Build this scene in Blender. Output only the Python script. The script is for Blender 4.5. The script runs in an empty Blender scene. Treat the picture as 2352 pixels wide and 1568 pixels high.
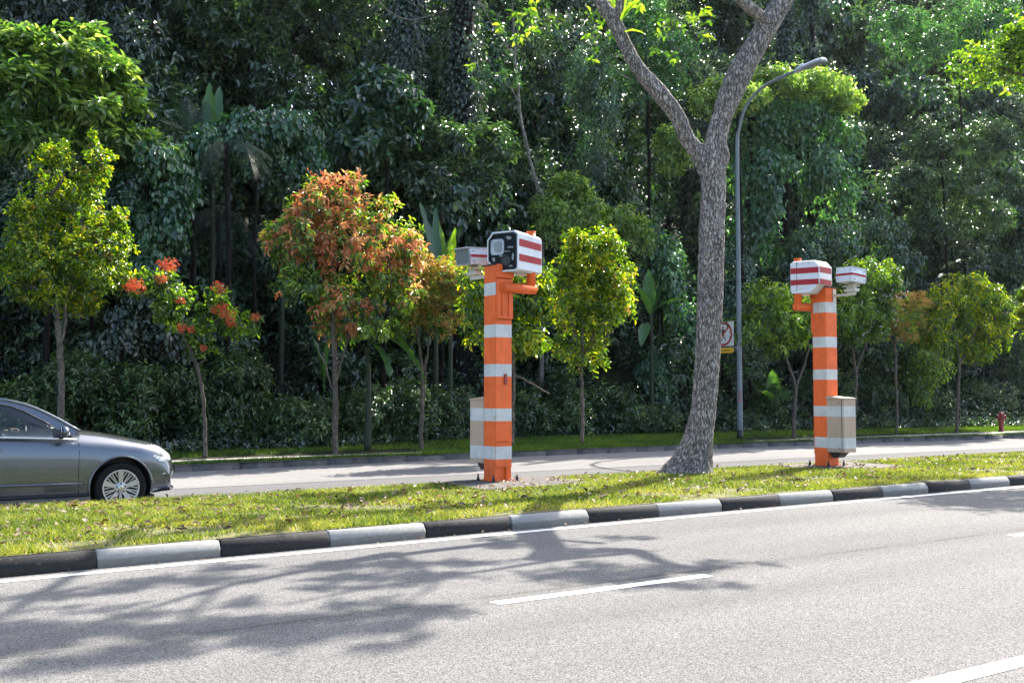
import bpy, bmesh, math, random
import numpy as np
from mathutils import Vector, Matrix
rad = math.radians
SC = bpy.context.scene
COL = SC.collection
random.seed(7)
RNG = np.random.default_rng(11)

# ------------------------------------------------------------------ camera, sky, sun, exposure
CAM_H = 1.45; FPX = 2500.0; TILT = rad(2.77)
cam_d = bpy.data.cameras.new('camera'); cam = bpy.data.objects.new('camera', cam_d); COL.objects.link(cam)
cam.location = (0, 0, CAM_H); cam.rotation_euler = (rad(90) + TILT, 0, 0)
cam_d.sensor_width = 36; cam_d.lens = 36 * FPX / 2352; cam_d.clip_start = .1; cam_d.clip_end = 1000
SC.camera = cam
SUN_AZ = rad(31); SUN_EL = rad(44.5)          # sun stands behind the wood, to the right
w = bpy.data.worlds.new('World'); SC.world = w; w.use_nodes = True
nt = w.node_tree; nt.nodes.clear()
sky = nt.nodes.new('ShaderNodeTexSky'); sky.sky_type = 'NISHITA'; sky.sun_disc = False
sky.sun_elevation = SUN_EL; sky.sun_rotation = SUN_AZ; sky.air_density = .9; sky.dust_density = 2.5; sky.ozone_density = .8
bg = nt.nodes.new('ShaderNodeBackground'); bg.inputs[1].default_value = .15
wo = nt.nodes.new('ShaderNodeOutputWorld'); nt.links.new(sky.outputs[0], bg.inputs[0]); nt.links.new(bg.outputs[0], wo.inputs[0])
sun_d = bpy.data.lights.new('sun', 'SUN'); sun_d.energy = 4.6; sun_d.angle = rad(.42); sun_d.color = (1, .95, .86)
sun = bpy.data.objects.new('sun', sun_d); COL.objects.link(sun)
SUND = Vector((math.sin(SUN_AZ) * math.cos(SUN_EL), math.cos(SUN_AZ) * math.cos(SUN_EL), math.sin(SUN_EL)))
sun.rotation_euler = SUND.to_track_quat('Z', 'Y').to_euler()
SC.view_settings.view_transform = 'Standard'; SC.view_settings.look = 'None'
SC.view_settings.exposure = 1.7; SC.view_settings.gamma = 1
SC.cycles.max_bounces = 4; SC.cycles.diffuse_bounces = 1; SC.cycles.glossy_bounces = 3
SC.cycles.transmission_bounces = 4; SC.cycles.transparent_max_bounces = 8
SC.cycles.use_denoising = True; SC.cycles.denoising_prefilter = 'NONE'; SC.cycles.sample_clamp_indirect = 6
SC.cycles.caustics_reflective = False; SC.cycles.caustics_refractive = False

# ------------------------------------------------------------------ frames of reference
RX, RY = .8242, .5664                         # direction of the road on the ground
def W3(r, p, z=0.): return Vector((RX * r - RY * p, RY * r + RX * p, z))
def ray(px, py):
    xc = (px - 1176) / FPX; yc = (784 - py) / FPX
    return Vector((xc, math.cos(TILT) - yc * math.sin(TILT), math.sin(TILT) + yc * math.cos(TILT)))
def on_z(px, py, z):                          # measured point of the photo on a horizontal plane
    d = ray(px, py); s = (z - CAM_H) / d.z; return Vector((d.x * s, d.y * s, z))
def on_p(px, py, p):                          # measured point on the vertical plane parallel to the road
    d = ray(px, py); s = p / (-RY * d.x + RX * d.y); return Vector((d.x * s, d.y * s, CAM_H + d.z * s))
def on_y(px, py, y):
    d = ray(px, py); s = y / d.y; return Vector((d.x * s, y, CAM_H + d.z * s))
def rp(v): return (RX * v.x + RY * v.y, -RY * v.x + RX * v.y)
def kerb_p(r):
    q = min(max(r, -2), 17); return 9.388 + .050 * q - .00147 * q * q
def far_p(r):
    q = min(max(r, 0), 36); return 20.55 + .1267 * q - .00307 * q * q
MED_P = 13.75
def far_z(p):
    if p < 22.4: return .06
    if p < 25.2: return .06 + .06 * (p - 22.4)
    return .23 + .45 * (p - 25.2)
def on_far(px, py):
    z = .1
    for _ in range(12):
        v = on_z(px, py, z); z = far_z(rp(v)[1])
        if z > .6: z = .6
    return v
ROADROT = math.atan2(RY, RX)

# ------------------------------------------------------------------ object helpers
def tag(o, label=None, cat=None, group=None, kind=None):
    if label: o['label'] = label
    if cat: o['category'] = cat
    if group: o['group'] = group
    if kind: o['kind'] = kind
    return o
def empty(name, loc, rz=0, **k):
    o = bpy.data.objects.new(name, None); COL.objects.link(o); o.location = loc; o.rotation_euler = (0, 0, rz)
    o.empty_display_size = .2
    return tag(o, **k)
def link(name, me, mats, parent=None, smooth=False, loc=None):
    o = bpy.data.objects.new(name, me); COL.objects.link(o)
    for m in (mats if isinstance(mats, (list, tuple)) else [mats]): me.materials.append(m)
    if smooth:
        me.polygons.foreach_set('use_smooth', np.ones(len(me.polygons), dtype=bool))
    if parent: o.parent = parent
    if loc is not None: o.location = loc
    return o
def from_bm(name, bm, mats, parent=None, smooth=False, bevel=0, loc=None):
    if bevel: bmesh.ops.bevel(bm, geom=[e for e in bm.edges if len(e.link_faces) == 2 and e.calc_face_angle(0) > .5], offset=bevel, segments=2, affect='EDGES', profile=.7)
    bmesh.ops.recalc_face_normals(bm, faces=bm.faces)
    me = bpy.data.meshes.new(name); bm.to_mesh(me); bm.free()
    return link(name, me, mats, parent, smooth, loc)
def from_np(name, V, F, mats, parent=None, mi=None, tint=None, smooth=False, loc=None):
    V = np.asarray(V, dtype=np.float32).reshape(-1, 3); F = np.asarray(F, dtype=np.int32); k = F.shape[1]
    me = bpy.data.meshes.new(name); me.vertices.add(len(V)); me.vertices.foreach_set('co', V.ravel())
    me.loops.add(F.size); me.loops.foreach_set('vertex_index', F.ravel())
    me.polygons.add(len(F)); me.polygons.foreach_set('loop_start', np.arange(0, F.size, k, dtype=np.int32))
    me.polygons.foreach_set('loop_total', np.full(len(F), k, dtype=np.int32))
    if mi is not None: me.polygons.foreach_set('material_index', np.asarray(mi, dtype=np.int32))
    me.update(calc_edges=True)
    if tint is not None:
        a = me.attributes.new('tint', 'FLOAT', 'FACE'); a.data.foreach_set('value', np.asarray(tint, dtype=np.float32))
    return link(name, me, mats, parent, smooth, loc)
def bx(bm, lo, hi, M=None, mi=0):
    vs = [bm.verts.new((x, y, z)) for z in (lo[2], hi[2]) for y in (lo[1], hi[1]) for x in (lo[0], hi[0])]
    if M is not None:
        for v in vs: v.co = M @ v.co
    for q in ((0, 2, 3, 1), (4, 5, 7, 6), (0, 1, 5, 4), (2, 6, 7, 3), (0, 4, 6, 2), (1, 3, 7, 5)):
        f = bm.faces.new([vs[i] for i in q]); f.material_index = mi
def box(name, lo, hi, m, parent=None, bevel=.004, M=None, mi=0):
    bm = bmesh.new(); bx(bm, lo, hi, M); o = from_bm(name, bm, m, parent, bevel=bevel); return o
def tube_bm(bm, pts, rads, seg=10, caps=True, mi=0):
    pts = [Vector(p) for p in pts]
    if not isinstance(rads, (list, tuple)): rads = [rads] * len(pts)
    rings = []; up = None
    for i, p in enumerate(pts):
        d = (pts[min(i + 1, len(pts) - 1)] - pts[max(i - 1, 0)]).normalized()
        if up is None: up = Vector((1, 0, 0)) if abs(d.x) < .8 else Vector((0, 1, 0))
        a = (up - d * up.dot(d)).normalized(); up = a; b = d.cross(a)
        rings.append([bm.verts.new(p + (a * math.cos(2 * math.pi * k / seg) + b * math.sin(2 * math.pi * k / seg)) * rads[i]) for k in range(seg)])
    for A, B in zip(rings, rings[1:]):
        for k in range(seg):
            f = bm.faces.new((A[k], A[(k + 1) % seg], B[(k + 1) % seg], B[k])); f.material_index = mi; f.smooth = True
    if caps:
        bm.faces.new(rings[0][::-1]).material_index = mi; bm.faces.new(rings[-1]).material_index = mi
def tube(name, pts, rads, m, parent=None, seg=12, caps=True):
    bm = bmesh.new(); tube_bm(bm, pts, rads, seg, caps)
    bmesh.ops.recalc_face_normals(bm, faces=bm.faces)
    me = bpy.data.meshes.new(name); bm.to_mesh(me); bm.free(); return link(name, me, m, parent)
def smooth_path(pts, n=6):
    P = [Vector(p) for p in pts]; out = []
    for i in range(len(P) - 1):
        a, b, c, d = P[max(i - 1, 0)], P[i], P[i + 1], P[min(i + 2, len(P) - 1)]
        for k in range(n):
            t = k / n
            out.append(.5 * ((2 * b) + (c - a) * t + (2 * a - 5 * b + 4 * c - d) * t * t + (3 * b - a - 3 * c + d) * t ** 3))
    out.append(P[-1]); return out
def lerp_list(v, n):
    out = []
    for i in range(len(v) - 1):
        for k in range(n): out.append(v[i] + (v[i + 1] - v[i]) * k / n)
    out.append(v[-1]); return out
def disc_lathe(bm, prof, seg=40, axis='y', mi=0, smooth=True):   # prof: (radius, offset along axis)
    rings = []
    for r_, o_ in prof:
        ring = []
        for k in range(seg):
            a = 2 * math.pi * k / seg; c, s = r_ * math.cos(a), r_ * math.sin(a)
            ring.append(bm.verts.new((c, o_, s) if axis == 'y' else (c, s, o_)))
        rings.append(ring)
    for A, B in zip(rings, rings[1:]):
        for k in range(seg):
            f = bm.faces.new((A[k], A[(k + 1) % seg], B[(k + 1) % seg], B[k])); f.material_index = mi; f.smooth = smooth
    return rings
def prism(bm, poly, y0, y1, mi=0, M=None):       # poly in (x,z), extruded along y
    a = [bm.verts.new((x, y0, z)) for x, z in poly]; b = [bm.verts.new((x, y1, z)) for x, z in poly]
    if M is not None:
        for v in a + b: v.co = M @ v.co
    n = len(poly)
    bm.faces.new(a).material_index = mi; bm.faces.new(b[::-1]).material_index = mi
    for i in range(n): bm.faces.new((a[i], b[i], b[(i + 1) % n], a[(i + 1) % n])).material_index = mi
def dup(root, loc=None, rz=None, **k):
    r = root.copy(); COL.objects.link(r)
    if loc is not None: r.location = loc
    if rz is not None: r.rotation_euler = (0, 0, rz)
    tag(r, **k)
    for ch in list(root.children):
        c = ch.copy(); COL.objects.link(c); c.parent = r
        for g in list(ch.children):
            d = g.copy(); COL.objects.link(d); d.parent = c
    return r

# ------------------------------------------------------------------ materials
class NB:
    def __init__(s, name):
        s.m = bpy.data.materials.new(name); s.m.use_nodes = True; s.t = s.m.node_tree; s.t.nodes.clear()
        s.out = s.n('OutputMaterial'); s.b = s.n('BsdfPrincipled'); s.l(s.b.outputs[0], s.out.inputs[0])
    def n(s, t, **k):
        x = s.t.nodes.new('ShaderNode' + t)
        for a, b in k.items(): setattr(x, a, b)
        return x
    def l(s, a, b): s.t.links.new(a, b)
    def ramp(s, fac, stops, interp='LINEAR'):
        r = s.n('ValToRGB'); e = r.color_ramp.elements; r.color_ramp.interpolation = interp
        while len(e) < len(stops): e.new(.5)
        for i, (p, c) in enumerate(stops): e[i].position = p; e[i].color = (*c, 1) if len(c) == 3 else c
        s.l(fac, r.inputs[0]); return r.outputs[0]
    def noise(s, scale, detail=4, rough=.6, vec=None, stretch=None):
        x = s.n('TexNoise'); x.inputs['Scale'].default_value = scale; x.inputs['Detail'].default_value = detail; x.inputs['Roughness'].default_value = rough
        v = vec or s.coord()
        if stretch:
            mp = s.n('Mapping'); mp.inputs['Scale'].default_value = stretch; s.l(v, mp.inputs[0]); v = mp.outputs[0]
        s.l(v, x.inputs['Vector']); return x.outputs['Fac']
    def coord(s, which='Object'):
        if not hasattr(s, 'tc'): s.tc = s.n('TexCoord')
        return s.tc.outputs[which]
    def mix(s, f, a, b, mode='MIX'):
        x = s.n('Mix', data_type='RGBA', blend_type=mode)
        for sock, v in ((x.inputs[0], f), (x.inputs[6], a), (x.inputs[7], b)):
            if isinstance(v, (int, float)): sock.default_value = v
            elif isinstance(v, tuple): sock.default_value = (*v, 1) if len(v) == 3 else v
            else: s.l(v, sock)
        return x.outputs[2]
    def math(s, op, a, b=0.):
        x = s.n('Math', operation=op)
        for sock, v in ((x.inputs[0], a), (x.inputs[1], b)):
            if isinstance(v, (int, float)): sock.default_value = v
            else: s.l(v, sock)
        return x.outputs[0]
    def set(s, **k):
        for a, v in k.items():
            sock = s.b.inputs[a.replace('_', ' ')]
            if isinstance(v, (int, float)): sock.default_value = v
            elif isinstance(v, tuple): sock.default_value = (*v, 1) if len(v) == 3 else v
            else: s.l(v, sock)
        return s
    def bump(s, h, strength=.3, dist=.02):
        b = s.n('Bump'); b.inputs['Strength'].default_value = strength; b.inputs['Distance'].default_value = dist
        s.l(h, b.inputs['Height']); s.l(b.outputs[0], s.b.inputs['Normal']); return s

def paint(name, col, rough=.45, var=.12, scale=6, metal=0, dirt=(.25, .2, .15), dirtamt=.25, coat=0):
    n = NB(name); f = n.noise(scale, 5); f2 = n.noise(scale * 6, 5, .75, stretch=(1, 1, .18))
    d = tuple(c * (1 - var) for c in col); l = tuple(min(1, c * (1 + var)) for c in col)
    c = n.ramp(f, [(.3, d), (.7, l)])
    c = n.mix(n.ramp(f2, [(.47, (0, 0, 0)), (.66, (dirtamt,) * 3)]), c, dirt)
    n.set(Base_Color=c, Roughness=n.ramp(f2, [(.3, (rough,) * 3), (.8, (min(1, rough + .2),) * 3)]), Metallic=metal)
    if coat: n.set(Coat_Weight=coat, Coat_Roughness=.05)
    n.bump(f2, .05, .01); return n.m
def plain(name, col, rough=.5, metal=0, spec=.5):
    n = NB(name); f = n.noise(12, 3); c = n.ramp(f, [(.3, tuple(x * .9 for x in col)), (.7, col)])
    n.set(Base_Color=c, Roughness=rough, Metallic=metal, Specular_IOR_Level=spec); return n.m

def leaf_mat(name, stops, trans=(1.5, 1.6, .5), tw=.38, rough=.38, spec=.45):
    n = NB(name); g = n.n('NewGeometry'); at = n.n('Attribute', attribute_name='tint')
    f = n.math('ADD', n.math('MULTIPLY', g.outputs['Random Per Island'], .55), n.math('MULTIPLY', at.outputs['Fac'], .45))
    c = n.ramp(f, stops)
    n.set(Base_Color=c, Roughness=rough, Specular_IOR_Level=spec)
    t = n.n('BsdfTranslucent'); n.l(n.mix(1., c, (*trans, 1), 'MULTIPLY'), t.inputs[0])
    mx = n.n('MixShader'); mx.inputs[0].default_value = tw; n.l(n.b.outputs[0], mx.inputs[1]); n.l(t.outputs[0], mx.inputs[2]); n.l(mx.outputs[0], n.out.inputs[0])
    return n.m

def asphalt(name, lo, hi, seam=True):
    n = NB(name); o = n.coord()
    big = n.noise(.35, 4, .6, stretch=(.25, 1.2, 1)); fine = n.noise(130, 3, .75); mid = n.noise(40, 4, .7)
    vor = n.n('TexVoronoi'); vor.inputs['Scale'].default_value = 130; n.l(o, vor.inputs['Vector'])
    sp = n.math('ADD', n.math('MULTIPLY', fine, .65), n.math('MULTIPLY', vor.outputs['Color'], .35))
    base = n.ramp(sp, [(.34, lo), (.5, tuple((a + b) / 2 for a, b in zip(lo, hi))), (.66, hi)])
    base = n.mix(.85, base, n.ramp(big, [(.3, (.72, .72, .73)), (.7, (1.1, 1.09, 1.07))]), 'MULTIPLY')
    base = n.mix(.6, base, n.ramp(mid, [(.3, (.8, .8, .8)), (.7, (1.12, 1.12, 1.12))]), 'MULTIPLY')
    if seam:                                      # old tar joint and worn wheel tracks along the lane
        sx = n.n('SeparateXYZ'); n.l(o, sx.inputs[0])
        y = n.math('ADD', sx.outputs['Y'], n.math('MULTIPLY', n.noise(3, 3), .06))
        d = n.math('ABSOLUTE', n.math('SUBTRACT', y, 6.62))
        m = n.math('MULTIPLY', n.ramp(d, [(.012, (1,) * 3), (.03, (0,) * 3)]), n.ramp(n.noise(.9, 3), [(.42, (0,) * 3), (.6, (.55,) * 3)]))
        base = n.mix(m, base, tuple(c * .3 for c in lo))
        for tp in (3.95, 5.6, 7.15, 8.65):
            dt = n.math('ABSOLUTE', n.math('SUBTRACT', y, tp)); base = n.mix(n.math('MULTIPLY', n.ramp(dt, [(.0, (.26,) * 3), (.42, (0,) * 3)]), n.ramp(n.noise(.5, 4, .7, stretch=(.3, 2, 1)), [(.3, (.3,) * 3), (.7, (1,) * 3)])), base, tuple(c * 1.6 for c in lo))
        oil = n.ramp(n.noise(1.7, 5, .75), [(.66, (0,) * 3), (.76, (.35,) * 3)]); base = n.mix(oil, base, tuple(c * 1.2 for c in lo))
        d2 = n.math('ABSOLUTE', n.math('SUBTRACT', y, 6.62))
        base = n.mix(n.ramp(d2, [(.0, (.28,) * 3), (.35, (0,) * 3)]), base, tuple(c * .7 for c in lo))
    n.set(Base_Color=base, Roughness=.95, Specular_IOR_Level=.15); n.bump(sp, .5, .006); return n.m

M = {}
M['asphalt'] = asphalt('asphalt_near', (.04, .04, .041), (.27, .265, .255))
M['asphalt_far'] = asphalt('asphalt_far', (.15, .147, .143), (.26, .25, .24), False)  # paler copy: the bright band of light on the far lane, put into the colour
M['asphalt_dark'] = asphalt('asphalt_far_darker', (.09, .09, .092), (.16, .157, .155), False)  # darker copy: the dimmer band of the nearer lane, put into the colour
n = NB('road_paint'); f = n.noise(30, 5, .7); f2 = n.noise(140, 2)
n.set(Base_Color=n.mix(n.ramp(f, [(.60, (0,) * 3), (.72, (.7,) * 3)]), n.ramp(f2, [(.3, (.62, .62, .6)), (.7, (.82, .82, .79))]), (.3, .3, .29)), Roughness=.6); n.bump(f2, .2, .004); M['line'] = n.m
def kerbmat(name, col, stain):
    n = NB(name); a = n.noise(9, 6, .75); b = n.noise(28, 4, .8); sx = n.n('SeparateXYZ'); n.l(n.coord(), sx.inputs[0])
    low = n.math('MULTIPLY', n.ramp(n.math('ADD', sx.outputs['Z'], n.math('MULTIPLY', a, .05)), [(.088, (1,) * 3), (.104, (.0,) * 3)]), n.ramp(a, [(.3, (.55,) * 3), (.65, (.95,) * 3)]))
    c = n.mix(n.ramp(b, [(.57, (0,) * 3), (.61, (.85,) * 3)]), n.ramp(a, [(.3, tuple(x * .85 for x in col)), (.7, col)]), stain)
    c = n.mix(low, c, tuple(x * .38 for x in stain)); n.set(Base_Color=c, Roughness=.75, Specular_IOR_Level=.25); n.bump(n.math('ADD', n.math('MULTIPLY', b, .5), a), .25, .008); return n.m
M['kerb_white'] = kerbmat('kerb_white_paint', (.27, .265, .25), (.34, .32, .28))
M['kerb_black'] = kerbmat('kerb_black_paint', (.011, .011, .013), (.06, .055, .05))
n = NB('concrete_old'); a = n.noise(3, 6, .7); b = n.noise(40, 4, .7)
n.set(Base_Color=n.ramp(a, [(.3, (.035, .03, .026)), (.55, (.08, .07, .062)), (.75, (.15, .135, .12))]), Roughness=.9); n.bump(b, .4, .01); M['concrete'] = n.m
n = NB('concrete_footpath'); a = n.noise(2, 6, .7); b = n.noise(50, 4, .7)
n.set(Base_Color=n.ramp(a, [(.3, (.34, .31, .26)), (.7, (.5, .47, .4))]), Roughness=.9); n.bump(b, .3, .008); M['path'] = n.m
n = NB('kerb_stone_far'); a = n.noise(4, 6, .75); b = n.noise(40, 4, .7)
n.set(Base_Color=n.ramp(a, [(.3, (.05, .045, .045)), (.6, (.13, .12, .115)), (.78, (.3, .29, .28))]), Roughness=.9); n.bump(b, .5, .015); M['kerb_far'] = n.m
n = NB('turf_soil'); a = n.noise(2.2, 6, .7); b = n.noise(60, 4, .8)
n.set(Base_Color=n.mix(.5, n.ramp(a, [(.35, (.13, .12, .045)), (.55, (.21, .16, .08)), (.72, (.30, .21, .12))]), n.ramp(b, [(.3, (.05, .07, .015)), (.7, (.2, .24, .06))])), Roughness=.95); n.bump(b, .8, .03); M['turf'] = n.m
n = NB('forest_soil'); a = n.noise(1.5, 6, .7)
n.set(Base_Color=n.ramp(a, [(.3, (.012, .014, .008)), (.7, (.04, .045, .022))]), Roughness=1, Specular_IOR_Level=.1); M['soil'] = n.m
M['grass'] = leaf_mat('grass_blades', [(.05, (.03, .06, .010)), (.35, (.12, .18, .022)), (.6, (.28, .32, .045)), (.8, (.46, .42, .11)), (.95, (.42, .29, .13))], (1.3, 1.35, .6), .4, .5, .3)
M['grass_far'] = leaf_mat('verge_grass_blades', [(0, (.025, .06, .010)), (.5, (.08, .15, .02)), (1, (.22, .30, .045))], (1.5, 1.6, .5), .45, .5, .3)
M['litter'] = leaf_mat('fallen_leaves', [(0, (.05, .028, .018)), (.4, (.13, .08, .045)), (.7, (.26, .19, .11)), (.92, (.42, .34, .24)), (1, (.45, .3, .05))], (1, .9, .6), .2, .6, .3)
# foliage
M['lf_forest'] = leaf_mat('forest_leaves', [(.12, (.010, .026, .018)), (.42, (.030, .066, .04)), (.65, (.08, .14, .075)), (.88, (.21, .29, .14))], (1.5, 2.1, .5), .22, .27, .9)
M['lf_forest2'] = leaf_mat('forest_leaves_dark', [(.12, (.008, .019, .017)), (.45, (.03, .06, .045)), (.7, (.075, .115, .078)), (.88, (.18, .23, .145))], (1.5, 2.0, .6), .2, .27, .9)
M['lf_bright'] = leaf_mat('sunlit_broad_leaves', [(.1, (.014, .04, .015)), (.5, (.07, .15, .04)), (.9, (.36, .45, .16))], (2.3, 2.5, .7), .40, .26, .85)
M['lf_creeper'] = leaf_mat('creeper_leaves', [(.15, (.008, .025, .017)), (.5, (.03, .08, .045)), (.75, (.08, .16, .08)), (.92, (.17, .26, .12))], (1.6, 2.1, .5), .22, .27, .9)
M['lf_lime'] = leaf_mat('lime_leaves', [(.1, (.012, .04, .008)), (.4, (.045, .11, .013)), (.68, (.15, .25, .02)), (.9, (.50, .48, .03))], (2.6, 2.4, .22), .46, .26, .8)
M['lf_mid'] = leaf_mat('young_tree_leaves', [(.1, (.012, .035, .012)), (.5, (.05, .12, .025)), (.9, (.26, .36, .06))], (2.7, 2.8, .35), .42, .27, .8)
M['lf_red'] = leaf_mat('red_young_leaves', [(0, (.20, .06, .035)), (.3, (.50, .15, .07)), (.6, (.68, .30, .14)), (.9, (.74, .50, .22))], (1.5, 1.4, 1.0), .46, .34, .5)
M['lf_pink'] = leaf_mat('orange_pink_leaves', [(0, (.16, .17, .03)), (.5, (.42, .30, .07)), (1, (.55, .27, .12))], (1.4, 1.2, .5), .42, .34, .5)
M['fl_red'] = leaf_mat('red_blossom', [(0, (.45, .06, .03)), (.5, (.68, .13, .055)), (1, (.8, .30, .14))], (1.2, .9, .8), .35, .5, .3)
M['fl_white'] = leaf_mat('pale_blossom', [(0, (.6, .45, .5)), (1, (.8, .72, .7))], (1, 1, 1), .4, .5, .3)
M['lf_banana'] = leaf_mat('banana_leaf', [(0, (.03, .085, .04)), (.5, (.07, .16, .065)), (1, (.14, .25, .09))], (1.9, 2.1, .4), .4, .35, .6)
M['lf_palm'] = leaf_mat('palm_leaflets', [(0, (.016, .036, .022)), (1, (.04, .075, .045))], (1.6, 1.9, .6), .3, .5, .25)
M['lf_vine'] = leaf_mat('bright_creeper_leaves', [(.15, (.012, .04, .024)), (.5, (.045, .125, .065)), (.72, (.10, .22, .11)), (.92, (.22, .34, .16))], (1.8, 2.3, .6), .32, .25, .95)  # creeper leaf colour raised to stand in for sunlight on the mounds
M['lf_shrub'] = leaf_mat('hedge_leaves', [(.15, (.009, .024, .012)), (.45, (.034, .078, .03)), (.7, (.09, .17, .055)), (.9, (.20, .30, .09))], (1.7, 2.0, .4), .24, .3, .8)

def bark(name, lo, hi, scale=7, zs=.45, lichen=True, strength=1.0, crackc=(.06, .05, .043)):
    n = NB(name); o = n.coord()
    dn = n.n('TexNoise'); dn.inputs['Scale'].default_value = 9; dn.inputs['Detail'].default_value = 4; n.l(o, dn.inputs['Vector'])
    wv = n.mix(.10, o, dn.outputs['Color'], 'ADD')
    mp = n.n('Mapping'); mp.inputs['Scale'].default_value = (1, 1, zs); n.l(wv, mp.inputs[0])
    v = n.n('TexVoronoi', feature='DISTANCE_TO_EDGE'); v.inputs['Scale'].default_value = scale; n.l(mp.outputs[0], v.inputs['Vector'])
    rid = n.math('ABSOLUTE', n.math('SUBTRACT', n.noise(scale * 1.1, 5, .65, stretch=(1, 1, zs * .55)), .5))
    fiss = n.ramp(rid, [(.006, (0,) * 3), (.05, (1,) * 3)])
    crack = n.math('MULTIPLY', n.ramp(n.math('ADD', v.outputs[0], n.math('MULTIPLY', n.math('SUBTRACT', n.noise(26, 4, .75), .5), .3)), [(.0, (.15,) * 3), (.16, (1,) * 3)]), fiss)
    fine = n.noise(60, 5, .75, stretch=(1, 1, .35)); big = n.noise(1.1, 5, .7, stretch=(1, 1, .5))
    pl = n.ramp(fine, [(.3, lo), (.7, hi)])
    if lichen:
        pl = n.mix(n.ramp(n.noise(4, 6, .8), [(.5, (0,) * 3), (.62, (.8,) * 3)]), pl, (.46, .46, .42))
        pl = n.mix(n.ramp(n.noise(2.4, 6, .8, stretch=(1, 1, .4)), [(.58, (0,) * 3), (.66, (.8,) * 3)]), pl, (.06, .05, .043))
    c = n.mix(crack, crackc, pl)
    n.set(Base_Color=c, Roughness=.92, Specular_IOR_Level=.2)
    n.bump(n.math('ADD', crack, n.math('MULTIPLY', fine, .35)), strength, .03); return n.m
M['bark_hero'] = bark('cracked_grey_bark', (.34, .30, .265), (.58, .53, .48), 20, .36, True, .75)
M['bark'] = bark('slim_trunk_bark', (.11, .095, .07), (.26, .23, .18), 22, .3, False, .5)
M['bark_dark'] = bark('forest_bark', (.012, .011, .010), (.035, .031, .026), 9, .25, False, .8, (.004, .004, .003))
M['stem_green'] = plain('banana_stem', (.02, .032, .014), .7)
M['bark_pale'] = bark('pale_sapling_bark', (.20, .19, .165), (.38, .36, .32), 16, .3, False, .4)
# =====================SETTING
def strip(name, rs, pfun0, pfun1, z0, z1, m, n=1, kind='structure', **k):     # built in road coordinates, then turned with the road
    V = []; F = []
    for i, r in enumerate(rs):
        a, b = pfun0(r), pfun1(r)
        for j in range(n + 1):
            t = j / n; zz = (z0 + (z1 - z0) * t) if not callable(z0) else z0(r, t)
            V.append((r, a + (b - a) * t, zz))
    for i in range(len(rs) - 1):
        for j in range(n):
            q = i * (n + 1) + j; F.append((q, q + n + 1, q + n + 2, q + 1))
    o = from_np(name, V, F, m, smooth=True); o.rotation_euler = (0, 0, ROADROT); return tag(o, kind=kind, **k)
RS = [x * 1.0 for x in range(-45, 121, 1)]
cst = lambda v: (lambda r: v)
o = from_np('ground', [(-190, -60, -.3), (230, -60, -.3), (230, 230, -.3), (-190, 230, -.3)], [(0, 1, 2, 3)], M['soil']); tag(o, kind='structure')
strip('road', RS, cst(-24), lambda r: kerb_p(r) + .06, 0, 0, M['asphalt'])
strip('edge_line', RS, lambda r: kerb_p(r) - .265, lambda r: kerb_p(r) - .155, .004, .004, M['line'])
for a, b in ((4.22, 6.28), (10.6, 12.7), (-2.2, -.1), (17.0, 19.0), (23.4, 25.4)):
    strip('lane_line', [a, b], cst(6.30), cst(6.42), .004, .004, M['line'])
strip('lane_line', [4.72, 11.2], cst(3.30), cst(3.44), .004, .004, M['line'])
# far carriageway
strip('far_road', RS, cst(MED_P - .3), lambda r: far_p(r) + .05, -.07, -.07, M['asphalt_dark'])
strip('far_road_lane', RS, cst(17.55), lambda r: far_p(r) + .04, -.066, -.066, M['asphalt_far'])
strip('far_edge_line', RS, cst(MED_P + .42), cst(MED_P + .54), -.062, -.062, M['line'])
# median kerb: black and white blocks with a sloped face
edges = [2.33 + 1.077 * i for i in range(-24, 60)]
V = []; F = []; MI = []
for i in range(len(edges) - 1):
    a, b = edges[i] + .006, edges[i + 1] - .006
    jit = random.uniform(-.006, .006)
    base = len(V)
    for r in (a, a + .012, b - .012, b):
        k = kerb_p(r) + jit; ins = 0.006 if r in (a, b) else 0
        V += [(r, k + ins, -.02), (r, k + ins, .07), (r, k + .045, .137 - ins), (r, k + .06, .145 - ins), (r, k + .25, .145 - ins), (r, k + .25, -.02)]
    for s in range(3):
        for j in range(5):
            q = base + s * 6 + j; F.append((q, q + 6, q + 7, q + 1)); MI.append(i % 2)
    F.append((base, base + 1, base + 2, base + 5)); MI.append(i % 2); F.append((base + 2, base + 3, base + 4, base + 5)); MI.append(i % 2)
    e = base + 18; F.append((e, e + 5, e + 2, e + 1)); MI.append(i % 2); F.append((e + 2, e + 5, e + 4, e + 3)); MI.append(i % 2)
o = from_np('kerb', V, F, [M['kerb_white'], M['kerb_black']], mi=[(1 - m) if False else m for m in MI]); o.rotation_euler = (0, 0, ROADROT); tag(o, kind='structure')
# back kerb of the median
def kprof(name, pf, z0, z1, out, m, seglen=1.0, cell=0.0):
    V = []; F = []; r = -40.
    while r < 115:
        a, b = r, r + seglen - .008; base = len(V); j = random.uniform(-.012, .012); jz = random.uniform(-.008, .004)
        for q in (a, b):
            p = pf(q) + j
            V.extend([(q, p, z0), (q, p + .02 * out, z1 + jz), (q, p + .14 * out, z1 + jz), (q, p + .14 * out, z0)])
        F += [(base + i, base + 4 + i, base + 5 + i, base + 1 + i) for i in range(3)] + [(base, base + 1, base + 2, base + 3), (base + 4, base + 7, base + 6, base + 5)]
        r += seglen
    o = from_np(name, V, F, m); o.rotation_euler = (0, 0, ROADROT); return tag(o, kind='structure')
kprof('median_back_kerb', cst(MED_P), -.08, .13, -1, M['concrete'])
kprof('far_kerb', far_p, -.08, .065, 1, M['kerb_far'])
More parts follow.
